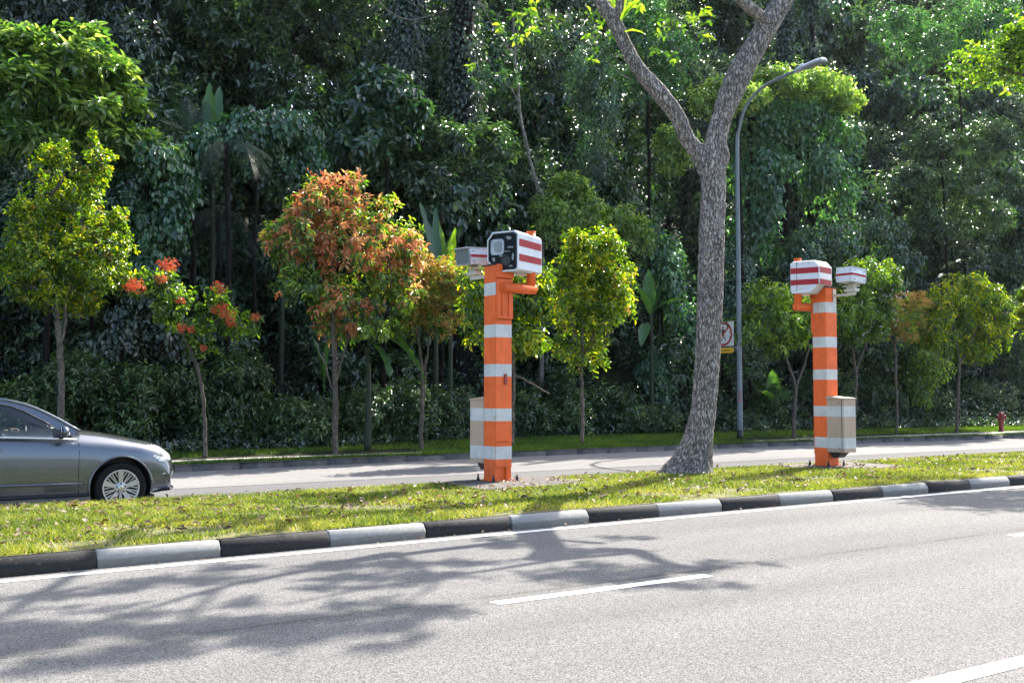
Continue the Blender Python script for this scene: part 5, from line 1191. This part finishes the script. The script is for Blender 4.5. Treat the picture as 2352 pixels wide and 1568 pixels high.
for (x, y, rx, ry, p, dens, lab) in ((45, 930, 80, 55, 25.6, 900, 'dark shrub at the left edge above the car roof'), (170, 900, 90, 75, 25.6, 1300, 'dark shrub behind the bonnet of the car'), (290, 930, 90, 85, 25.5, 1300, 'dense dark shrub left of the blossom tree stem'),
        (420, 930, 70, 80, 25.7, 1000, 'shadowed shrub directly behind the blossom tree stem'), (540, 920, 90, 95, 25.4, 1700, 'large rounded dark shrub right of the blossom tree stem'), (690, 975, 70, 62, 25.0, 1200, 'low leafy shrub left of the red leaved tree stem'),
        (830, 960, 75, 72, 25.3, 1300, 'dark shrub right of the red leaved tree stem'), (930, 950, 70, 75, 25.4, 1200, 'dark shrub behind the slender pinkish tree'), (1030, 960, 70, 70, 25.6, 1200, 'dark shrub behind the beige cabinet'),
        (1215, 950, 50, 65, 25.8, 900, 'dark shrub just right of the near camera pillar'), (1290, 930, 60, 75, 25.9, 1000, 'shrub left of the oval tree stem'), (1400, 950, 65, 60, 25.9, 1000, 'shrub right of the oval tree stem'), (1490, 970, 60, 40, 25.6, 800, 'low shrub left of the big trunk'),
        (1680, 970, 60, 40, 26.2, 700, 'low shrub behind the lamp foot'), (1770, 940, 60, 60, 26.4, 900, 'dark shrub left of the fork trunked tree'), (1890, 920, 70, 70, 26.6, 900, 'dark shrub behind the far camera pillar'), (2010, 930, 70, 65, 26.6, 900, 'dark shrub left of the thin orange tinged tree'), (2130, 940, 70, 55, 26.8, 900, 'dark shrub between the thin right hand trees'),
        (2260, 930, 80, 60, 27, 1000, 'dark shrub above the red hydrant'), (2350, 900, 60, 80, 27, 800, 'dark shrub at the right edge')):
    rng = np.random.default_rng(int(x)); b0 = px_blob((x, y, rx, ry), p); base = Vector((b0[0], b0[1], far_z(p)))
    bl = [b0] + [[b0[0] + rng.uniform(-.6, .6) * b0[3], b0[1] + rng.uniform(-.4, .3) * b0[4], b0[2] + rng.uniform(-.5, .45) * b0[5], b0[3] * .5, b0[4] * .5, b0[5] * .5] for _ in range(5)]
    bl += [[b0[0] + rng.uniform(-.5, .5) * b0[3], b0[1] - .2, max(.35, b0[2] - b0[5] * .8), b0[3] * .6, b0[4] * .5, .45] for _ in range(2)]
    S, O, li = sprigs(bl, int(dens * .8), rng, .5); S[:, 2] = np.maximum(S[:, 2], far_z(p - 1) + .05)
    G, T = sprig_leaves(S, O, 8, .115, .42, rng, lift=.4, tw=.2, grav=.25, tint=lumptint(S, li, rng, .0))
    root = empty('shrub', base, label=lab, cat='shrub', group=SH); foliage('foliage', [(G - np.array(base), T, 0)], [M['lf_shrub']], root)
    limbs('stem', [([base, base + Vector((dx * .4, 0, .5)), Vector(b0[:3]) + Vector((dx, 0, 0))], .03, .012) for dx in (-.3, 0, .35)], M['bark_dark'], root, base, 5)
# low ground cover filling the foot of the wood
n = 19000; r_ = RNG.uniform(0, 60, n); q_ = np.where(r_ < 14, RNG.uniform(2.5, 9, n), RNG.uniform(3.2, 9, n)); p_ = np.interp(r_, np.arange(0, 61), [far_p(x) for x in range(61)]) + q_
z_ = np.array([far_z(x) for x in p_]) + RNG.uniform(0, .5, n) * np.clip((q_ - 3) / 2, .2, 1)
S = np.stack([RX * r_ - RY * p_, RY * r_ + RX * p_, z_], 1); O = unit(n, RNG); O[:, 2] = abs(O[:, 2])
G, T = sprig_leaves(S, O, 4, .15, .45, RNG, lift=.3, tw=.1, grav=.1)
tag(foliage('ground_cover', [(G, T, 0)], [M['lf_forest2']]), 'low tangle of dark leaves covering the ground under the wood', 'ground cover', kind='stuff')

# banana plants, palm fronds
def blade_leaf(bm, base, d, L, Wd, droop, side_tilt=0., nseg=10, tear=0, rnd=random.Random(1)):
    d = Vector(d).normalized(); P = Vector(base); s = d.cross(Vector((0, 0, 1)))
    if s.length < .1: s = Vector((1, 0, 0))
    s.normalize(); s = (Matrix.Rotation(side_tilt, 3, d) @ s); prev = None; stalk = .18
    for i in range(nseg + 1):
        t = i / nseg; ww = 0.012 if t < stalk * .8 else Wd * .5 * math.sin(math.pi * min(1, (t - stalk * .8) / (1 - stalk * .8)) ** .75) ** .7 + .004
        up = s.cross(d).normalized(); wv = .07 * Wd * math.sin(i * 1.9 + L * 7)
        cur = [bm.verts.new(P - s * ww + up * (ww * .35 + wv)), bm.verts.new(P), bm.verts.new(P + s * ww * rnd.uniform(.85, 1.05) + up * (ww * .35 - wv))]
        if prev:
            if not (tear and i > 3 and rnd.random() < tear): bm.faces.new((prev[0], prev[1], cur[1], cur[0])).smooth = True
            bm.faces.new((prev[1], prev[2], cur[2], cur[1])).smooth = True
        prev = cur; P = P + d * L / nseg; d = (d + Vector((0, 0, -droop / nseg))).normalized()
def banana(px, py, p, leaves, label, stem=True, mat='lf_banana'):
    b = on_p(px, py, p); base = Vector((b.x, b.y, min(b.z, far_z(p)) if stem else b.z)); root = empty('banana_plant', base, label=label, cat='banana plant', group='banana plants in the wood edge')
    h = b.z - base.z; sc = b.y / FPX
    limbs('stem', [([base, base + Vector((0.02, 0, h * .5)), Vector((b.x, b.y, b.z))], .09, .05)] if h > .2 else [([base + Vector((0, 0, -.8)), base + Vector((0, 0, -.3)), base], .1, .06)], M['stem_green'], root, base, 8)
    for (x0, y0, x1, y1, wpx, droop, dep) in leaves:
        a = on_p(x0, y0, p); c = on_p(x1, y1, p + dep); d = c - a; L = d.length * (1 + .12 * abs(droop)); bm = bmesh.new()
        blade_leaf(bm, a - base, d.normalized() + Vector((0, 0, droop * .5)), L, wpx * sc, droop, random.uniform(-.5, .5), 12, .0)
        me = bpy.data.meshes.new('leaf'); bm.to_mesh(me); bm.free(); at = me.attributes.new('tint', 'FLOAT', 'FACE'); tv = random.uniform(0, 1) if y0 > 0 else .5
        if mat == 'lf_banana_l': tv = 1
        at.data.foreach_set('value', np.full(len(me.polygons), tv, dtype=np.float32)); link('leaf', me, M[mat], root)
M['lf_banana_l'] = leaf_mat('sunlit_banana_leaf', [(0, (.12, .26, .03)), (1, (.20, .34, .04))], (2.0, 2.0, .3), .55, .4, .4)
banana(845, 800, 23.3, [(845, 780, 878, 868, 50, 1.2, -.4), (845, 760, 940, 880, 44, 1.3, -.3), (850, 750, 935, 832, 44, 1.1, .1), (845, 760, 920, 748, 44, .7, .3), (835, 780, 800, 740, 34, .6, .5), (840, 780, 870, 690, 34, .5, .5)], 'banana plant with torn arching leaves beneath the red leaved tree')
banana(1000, 640, 26.2, [(1000, 640, 965, 470, 34, .4, .4), (1000, 640, 930, 520, 30, .8, -.4), (1005, 640, 1000, 480, 24, .3, .5), (1010, 640, 1060, 520, 40, .7, .5)], 'dark banana clump behind the top of the slender pinkish tree')
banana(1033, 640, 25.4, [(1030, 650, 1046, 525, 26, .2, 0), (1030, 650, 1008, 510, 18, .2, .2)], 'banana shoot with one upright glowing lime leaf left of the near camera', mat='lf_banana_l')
banana(1495, 720, 26, [(1495, 720, 1490, 620, 34, .2, 0), (1495, 730, 1465, 660, 28, .5, -.3), (1495, 720, 1575, 690, 24, 1., -.5), (1490, 740, 1475, 800, 26, 1, -.5), (1500, 720, 1530, 640, 24, .4, .5)], 'banana plant just left of the big trunk')
banana(490, 330, 27.8, [(490, 330, 482, 192, 44, .1, 0), (492, 320, 505, 200, 26, .2, .5)], 'banana plant with a tall upright leaf above the creeper mound')
banana(650, 320, 27.4, [(640, 310, 685, 205, 34, .3, 0), (690, 300, 735, 255, 24, .4, -.3)], 'banana plant with two tilted leaves poking over the creeper mound')
banana(2170, 640, 27.5, [(2160, 620, 2220, 597, 22, .2, 0), (2150, 640, 2200, 640, 22, .6, 0)], 'banana plant right of the far pillar showing a long flat leaf')
banana(1780, 900, 26.0, [(1780, 930, 1775, 850, 34, .3, 0), (1780, 930, 1820, 900, 36, .8, -.3), (1780, 930, 1740, 900, 30, .8, -.3)], 'broad leaved plant at the foot of the wood right of the lamp')
banana(740, 930, 25.6, [(745, 900, 765, 740, 36, .3, 0), (745, 900, 720, 780, 34, .6, .3)], 'banana plant with pale upright leaves behind the red leaved tree stem')
def frond(bm, base, d, L, droop, n=26, ll=.55, rnd=random.Random(2)):
    d = Vector(d).normalized(); P = Vector(base); pts = [P.copy()]
    for i in range(n):
        P = P + d * L / n; d = (d + Vector((0, 0, -droop / n))).normalized(); pts.append(P.copy()); s = d.cross(Vector((0, 0, 1))).normalized()
        if i < 3: continue
        for sg in (-1, 1):
            l = ll * math.sin(math.pi * (i / n * .85 + .12)) * rnd.uniform(.85, 1.1); dd = (s * sg * .75 + d * .65 + Vector((0, 0, -.35))).normalized(); q = d * .014
            a, b = bm.verts.new(P - q), bm.verts.new(P + q); m1 = bm.verts.new(P + dd * l * .6 - q * .8 + Vector((0, 0, -.02))); m2 = bm.verts.new(P + dd * l * .6 + q * .8 + Vector((0, 0, -.02))); e = bm.verts.new(P + dd * l + Vector((0, 0, -.22 * l)))
            bm.faces.new((a, m1, m2, b)); bm.faces.new((m1, e, m2))
    tube_bm(bm, pts, [.014 * (1 - .8 * i / len(pts)) for i in range(len(pts))], 5)
def palm(px, py, p, fr, label):
    b = on_p(px, py, p); base = Vector((b.x, b.y, far_z(p))); root = empty('palm', base, label=label, cat='palm', group='palms in the wood edge'); limbs('stem', [([base, base + Vector((.1, 0, (b.z - base.z) / 2)), b], .09, .06)], M['bark_dark'], root, base, 8)
    for (x1, y1, droop, dep) in fr:
        c = on_p(x1, y1, p + dep); d = c - b; bm = bmesh.new(); frond(bm, b - base, d.normalized() + Vector((0, 0, droop * .5)), d.length * (1 + .15 * droop), droop, ll=.18 * d.length + .25)
        me = bpy.data.meshes.new('frond'); bm.to_mesh(me); bm.free(); at = me.attributes.new('tint', 'FLOAT', 'FACE'); at.data.foreach_set('value', np.full(len(me.polygons), .5, dtype=np.float32)); link('frond', me, M['lf_palm'], root)
palm(520, 330, 26.2, [(590, 420, 1.6, -.8), (480, 430, 1.6, -.8), (560, 440, 1.8, -1.2), (610, 370, 1.3, -.5)], 'palm with fronds hanging out under the creeper mound')
palm(440, 320, 27.2, [(400, 210, .6, 0), (470, 240, .5, .3), (380, 280, .9, -.5), (520, 290, .8, -.3), (430, 230, .5, .4)], 'palm with feathery fronds rising between the two creeper mounds')
palm(500, 480, 28.2, [(470, 600, 1.8, -.6), (540, 600, 1.8, -.6), (505, 640, 1.8, -1), (450, 560, 1.6, -.4), (570, 560, 1.6, 0)], 'dark drooping palm in the hollow above the blossom tree')
# pale leaning sapling
sp = on_p(1243, 490, 26.8); base = Vector((sp.x, sp.y, far_z(26.8))); root = empty('sapling', base, label='thin pale curving sapling stem in front of the wood, centre top', cat='sapling')
P_ = lambda pts: [on_p(x, y, 26.8) for x, y in pts]
limbs('trunk', [([base] + P_([(1243, 480), (1237, 440), (1222, 385), (1210, 335), (1196, 270), (1190, 200), (1184, 140), (1180, 80), (1176, -20)]), .075, .03), (P_([(1192, 240), (1175, 205), (1150, 180)]), .03, .012), (P_([(1184, 128), (1150, 90), (1110, 20), (1090, -20)]), .03, .012), (P_([(1184, 90), (1200, 40), (1208, -20)]), .03, .012)], M['bark_pale'], root, base, 8, .012)
rng = np.random.default_rng(3); bl = [px_blob(b, 26.8) for b in ((1140, 180, 45, 18), (1180, -20, 90, 40), (1210, 40, 30, 30))]; S, O, li = sprigs(bl, 200, rng); G, T = sprig_leaves(S, O, 7, .17, .36, rng, tw=.2, grav=.5); foliage('crown', [(G - np.array(base), T, 0)], [M['lf_creeper']], root)
# hanging lianas
for pts in ([(860, -10), (900, 30), (950, 45), (1030, 22)], [(1250, -10), (1270, 40), (1300, 50), (1320, -10)], [(845, 560), (842, 480), (838, 420)], [(1010, 380), (1018, 450), (1015, 500)]):
    P2 = P_(pts); b = P2[0].copy(); root = empty('liana', b, label='thin bare liana hanging in front of the dark wood', cat='liana', group='bare lianas'); limbs('stem', [(P2, .016, .010)], M['bark_pale'], root, b, 5, .01)

# ------------------------------------------------------------------ the big forked tree on the median
TB = on_z(1606, 1088, .17); TY = TB.y + .05; tsc = TY / FPX
T3 = lambda x, y, dy=0: on_y(x, y, TY + dy)
root = empty('median_tree', TB, label='big forked tree with cracked grey bark standing on the grass strip', cat='tree')
bm = bmesh.new()
prof = [(1100, 1590, 62), (1088, 1592, 56), (1070, 1596, 50), (1045, 1602, 42), (1015, 1606, 36.5), (980, 1611, 32), (940, 1616, 29.5), (890, 1621, 28.5), (820, 1625, 28.5), (740, 1629, 29), (660, 1632, 29.5), (580, 1634, 29.5), (500, 1636, 29), (430, 1638, 28), (385, 1639, 29), (355, 1640, 27), (335, 1641, 20)]
NS = 48; rings = []
for y, x, r in prof:
    c = T3(x, y) - TB; fl = max(0, (y - 930) / 158.); ring = []
    for k in range(NS):
        a = 2 * math.pi * k / NS; R = r * tsc
        # buttress to the left and smaller ones round the foot
        R *= 1 + fl ** 2 * (.68 * max(0, math.cos(a - math.pi)) ** 5 + .22 * max(0, math.cos(a + 1.15)) ** 10 + .3 * max(0, math.cos(a - 2.0)) ** 8) - fl * .12 * (1 - abs(math.sin(a * 3.5)))
        if fl > 0 and math.cos(a) > 0: R *= 1 - .22 * fl * math.cos(a)
        R *= 1 + .022 * math.sin(a * 5 + y * .02) + .014 * math.sin(a * 9 - y * .05)
        ring.append(bm.verts.new(c + Vector((R * math.cos(a), R * math.sin(a), 0))))
    rings.append(ring)
for A_, B_ in zip(rings, rings[1:]):
    for k in range(NS): bm.faces.new((A_[k], A_[(k + 1) % NS], B_[(k + 1) % NS], B_[k]))
bm.faces.new(rings[0][::-1]); bm.faces.new(rings[-1])
def limb(pts, n_=5):
    P = smooth_path([T3(x, y, d) - TB for x, y, r, d in pts], n_); R = lerp_list([r * tsc for x, y, r, d in pts], n_); tube_bm(bm, P, R, 20)
limb([(1630, 400, 22, 0), (1604, 352, 21, -.02), (1578, 319, 18, -.05), (1555, 266, 18.5, -.1), (1514, 213, 21, -.15), (1468, 160, 16.5, -.2), (1437, 106, 16, -.25), (1412, 53, 17, -.3), (1380, 5, 14, -.35), (1350, -60, 12, -.4), (1330, -200, 10, -.5)])
limb([(1412, 60, 13, -.3), (1425, 10, 9, -.4), (1432, -80, 8, -.5)])
limb([(1636, 400, 25, 0), (1641, 345, 26, 0), (1645, 319, 25, 0), (1659, 266, 23.5, 0), (1679, 213, 28, 0), (1704, 160, 29, 0), (1735, 106, 26, 0), (1766, 53, 27, 0), (1800, 0, 23, 0), (1836, -60, 20, 0), (1880, -180, 17, .2)])
limb([(1762, 50, 15, -.1), (1732, 26, 14, -.2), (1700, -2, 13, -.35), (1660, -50, 12, -.5), (1600, -150, 10, -.8)])
v0 = len(bm.verts)
for (x, y, rx_, rz_, dy) in ((1664, 357, 12, 30, -.02), (1632, 700, 8, 9, -.21), (1632, 580, 6, 6, -.2)):     # burl and knots
    vv = bmesh.ops.create_uvsphere(bm, u_segments=14, v_segments=10, radius=1)['verts']; c = T3(x, y, dy) - TB
    for v in vv: v.co = c + Vector((v.co.x * rx_ * tsc, v.co.y * rx_ * tsc, v.co.z * rz_ * tsc))
# upper branches, placed so that their shade falls across the near road
def lift(px, py, H):
    g = on_z(px, py, 0.); return g + SUND * (H / SUND.z) - TB
top_r = T3(1880, -180, .2) - TB; top_l = T3(1330, -200, -.5) - TB; top_m = T3(1600, -150, -.8) - TB
def br(pts, r0, r1):
    P = smooth_path(pts, 5); k = len(P); tube_bm(bm, P, [1.35 * (r0 + (r1 - r0) * i / (k - 1)) for i in range(k)], 10)
BR = [([top_r, lift(1430, 1262, 9.3), lift(1520, 1290, 10.0), lift(1600, 1308, 10.8)], .11, .03), ([lift(1380, 1247, 9.0), lift(1290, 1240, 9.6), lift(1200, 1230, 10)], .05, .015),
      ([lift(1440, 1270, 9.4), lift(1280, 1285, 9.8), lift(1117, 1310, 10.4), lift(900, 1340, 11.2), lift(640, 1390, 12)], .055, .02),
      ([top_l, lift(560, 1240, 9.4), lift(300, 1260, 10), lift(100, 1360, 11.2), lift(-60, 1450, 12.2)], .09, .03), ([top_m, lift(900, 1270, 9.6), lift(700, 1310, 10.5), lift(500, 1350, 11), lift(200, 1440, 12)], .08, .025),
      ([lift(900, 1270, 9.6), lift(1000, 1330, 11), lift(900, 1400, 12)], .04, .015), ([lift(500, 1350, 11), lift(350, 1480, 12.5), lift(100, 1530, 13)], .035, .012)]
for b_ in BR: br(*b_)
bmesh.ops.recalc_face_normals(bm, faces=bm.faces)
me = bpy.data.meshes.new('trunk'); bm.to_mesh(me); bm.free(); tr_ = link('trunk', me, M['bark_hero'], root)
md = tr_.modifiers.new('r', 'REMESH'); md.mode = 'VOXEL'; md.voxel_size = .026; sm_ = tr_.modifiers.new('s', 'SMOOTH'); sm_.iterations = 4; sm_.factor = .5
tx = bpy.data.textures.new('barkclouds', 'CLOUDS'); tx.noise_scale = .12; dm = tr_.modifiers.new('d', 'DISPLACE'); dm.texture = tx; dm.strength = .03; dm.mid_level = .5
bpy.context.view_layer.update(); dg = bpy.context.evaluated_depsgraph_get(); nm = bpy.data.meshes.new_from_object(tr_.evaluated_get(dg)); tr_.modifiers.clear(); tr_.data = nm
nm.polygons.foreach_set('use_smooth', np.ones(len(nm.polygons), dtype=bool))
if not nm.materials: nm.materials.append(M['bark_hero'])
# crown: leaf sprays whose shade makes the streaks on the asphalt
streaks = []
def z5(x, y): return (x * .4748, 1161.4 + y * .4748)
def z4(x, y): return (1116.75 + x * .2849, 1161.4 + y * .2849)
for a, b, wd, dn in ((z5(1480, 300), z5(1900, 270), 14, 1.), (z5(1850, 290), z5(2352, 270), 12, .8), (z5(1500, 350), z5(2250, 330), 12, .9), (z5(1500, 400), z5(1900, 390), 8, .7), (z5(850, 370), z5(1200, 350), 9, .9), (z5(1000, 310), z5(1300, 290), 6, .8), (z5(0, 455), z5(250, 440), 5, .9), (z5(250, 430), z5(800, 385), 6, .9), (z5(600, 380), z5(1000, 340), 6, .7),
                     (z5(0, 590), z5(700, 590), 12, 1.), (z5(650, 620), z5(1150, 580), 12, 1.2), (z5(550, 530), z5(800, 520), 6, .8), (z5(1100, 560), z5(1700, 560), 10, 1.), (z5(1050, 600), z5(1450, 620), 14, 1.2), (z5(1300, 610), z5(1900, 590), 12, 1.2), (z5(1750, 530), z5(2150, 505), 12, 1.3), (z5(1600, 480), z5(1850, 460), 9, .9), (z5(150, 790), z5(480, 740), 14, 1.3), (z5(420, 740), z5(850, 680), 12, 1.2), (z5(0, 700), z5(300, 660), 14, 1.), (z5(0, 640), z5(200, 650), 8, 1.),
                     (z5(1150, 690), z5(1500, 670), 7, .8), (z5(1720, 685), z5(1830, 665), 6, .8), (z5(1950, 650), z5(2040, 645), 4, .6), (z5(1100, 470), z5(1300, 460), 6, .6), (z5(1200, 540), z5(1350, 535), 4, .6), (z5(300, 500), z5(520, 505), 5, .6), (z5(-200, 620), z5(0, 560), 14, 1), (z5(-200, 750), z5(0, 680), 14, 1),
                     (z4(700, 540), z4(1400, 560), 8, 1.2), (z4(1100, 500), z4(1850, 520), 8, 1.2), (z4(1750, 470), z4(2080, 470), 5, .8), (z4(900, 590), z4(1500, 590), 6, 1.), (z4(1250, 655), z4(1900, 640), 6, .8), (z4(480, 500), z4(900, 480), 4, .6), (z4(600, 350), z4(1000, 350), 4, .7), (z4(0, 330), z4(400, 320), 6, .9), (z4(950, 250), z4(1300, 270), 3, .6), (z4(1150, 370), z4(1320, 365), 3, .5), (z4(320, 555), z4(800, 560), 4, .7), (z4(450, 600), z4(800, 610), 3, .6), (z4(0, 280), z4(250, 260), 4, .6)):
    streaks.append((a, b, wd, dn))
rng = np.random.default_rng(8); CS = []; TW = []
for (x0, y0), (x1, y1), wd, dn in streaks:
    g0, g1 = on_z(x0, y0, 0), on_z(x1, y1, 0); L_ = (g1 - g0).length; H = 9.6 + (y0 - 1200) / 320 * 3.6
    n_ = int(L_ * 27 * dn * max(1, wd / 8)); ym = (g0.y + g1.y) / 2; wy = wd * ym * ym / (CAM_H * FPX) * .38
    TW.append((g0, g1, H, min(.045, .018 + wd * .0015)))
    for _ in range(n_):
        t = rng.uniform(); g = g0.lerp(g1, t) + Vector((rng.normal(0, .10), rng.normal(0, wy * .5), 0)); h = H + rng.normal(0, .35); CS.append(g + SUND * (h / SUND.z) - TB)
for _ in range(420):                                            # loose sprays shading the grass and the kerb
    x, y = rng.uniform(200, 1150), 1105 + rng.uniform(0, 90); g = on_z(x, y, .15); h = 8.8 + rng.normal(0, .5); cl_ = g + SUND * (h / SUND.z) - TB
    if math.sin(x * .021) + math.sin(x * .05 + y * .11) + rng.normal(0, .3) > .85: CS.append(cl_)
CS = np.array([list(v) for v in CS]); O = unit(len(CS), rng); O[:, 2] *= .5
bm = bmesh.new()
for g0, g1, H, rr0 in TW:
    P = []
    for q in range(7):
        t = q / 6; g = g0.lerp(g1, t) + Vector((random.gauss(0, .04), random.gauss(0, .10), 0)); P.append(g + SUND * ((H + random.gauss(0, .08)) / SUND.z) - TB)
    P = smooth_path(P, 3); tube_bm(bm, P, [rr0 * (1 - .6 * i / len(P)) for i in range(len(P))], 6)
    for q in range(int((g1 - g0).length * 5)):
        a0 = P[random.randrange(len(P))]; e0 = a0 + Vector((random.gauss(0, .3), random.gauss(0, .35), random.gauss(0, .15))); tube_bm(bm, [a0, (a0 + e0) / 2 + Vector((0, 0, .05)), e0], [.010, .008, .004], 4)
from_bm('twigs', bm, M['bark'], root)
G, T = sprig_leaves(CS, O, 7, .14, .42, rng, lift=.0, tw=.16, spread=1., grav=.1, flat=.5)
foliage('crown', [(G, T, 0)], [M['lf_mid']], root)
# ferns and twigs growing on the left limb
bm = bmesh.new()
for (x, y, dx, dz, L_) in ((1420, 60, .3, .6, .5), (1426, 50, .5, .8, .55), (1430, 30, .1, .8, .5), (1432, 75, .6, .1, .4), (1424, 20, .4, .9, .6)):
    blade_leaf(bm, T3(x, y, -.35) - TB, (dx, -.3, dz), L_, .09, .9)
me = bpy.data.meshes.new('fern'); bm.to_mesh(me); bm.free(); a_ = me.attributes.new('tint', 'FLOAT', 'FACE'); a_.data.foreach_set('value', np.full(len(me.polygons), .7, dtype=np.float32))
link('epiphyte', me, M['lf_banana_l'], root)
bm = bmesh.new(); tube_bm(bm, [T3(1448, 182, -.4) - TB, T3(1425, 170, -.5) - TB, T3(1398, 145, -.55) - TB], [.012, .009, .004], 5); tube_bm(bm, [T3(1425, 110, -.4) - TB, T3(1470, 100, -.5) - TB], [.01, .004], 5); from_bm('twig', bm, M['bark_pale'], root)
# second median tree outside the frame to the right: its crown shades the right end of the road
B2 = Vector((13.6, 23.2, .17)); root = empty('median_tree', B2, label='second median tree beyond the right edge of the picture', cat='tree')
P9 = [on_z(x, y, 0) + SUND * (h / SUND.z) for x, y, h in ((2100, 1140, 8.5), (2200, 1145, 8.8), (2300, 1150, 9), (2380, 1140, 9.3), (2260, 1160, 9), (2340, 1128, 8.6), (2400, 1160, 9.6), (2170, 1135, 8.4))]
limbs('trunk', [([B2 - Vector((0, 0, .1)), B2 + Vector((0, 0, 3)), B2 + Vector((-.5, 0, 6)), P9[3]], .25, .08)] + [([B2 + Vector((-.5, 0, 6)), (B2 + Vector((-.5, 0, 6)) + q) / 2 + Vector((0, 0, .6)), q], .08, .02) for q in P9], M['bark'], root, B2, 10, .02)
bl = [[q.x, q.y, q.z, .9, .9, .35] for q in P9]; S, O, li = sprigs(bl, 900, rng, .8); G, T = sprig_leaves(S, O, 7, .12, .42, rng, tw=.16, flat=.5); foliage('crown', [(G - np.array(B2), T, 0)], [M['lf_mid']], root)


# ------------------------------------------------------------------ hazy air towards the sun
hz = NB('haze_air'); hz.t.nodes.remove(hz.b); pv = hz.n('VolumePrincipled'); pv.inputs['Color'].default_value = (.90, .95, 1, 1); pv.inputs['Density'].default_value = .00006; pv.inputs['Anisotropy'].default_value = .6
hz.l(pv.outputs[0], hz.out.inputs['Volume'])
bm = bmesh.new(); bx(bm, (-200, -70, -1.4), (240, 240, 46)); tag(from_bm('haze', bm, hz.m), kind='stuff')
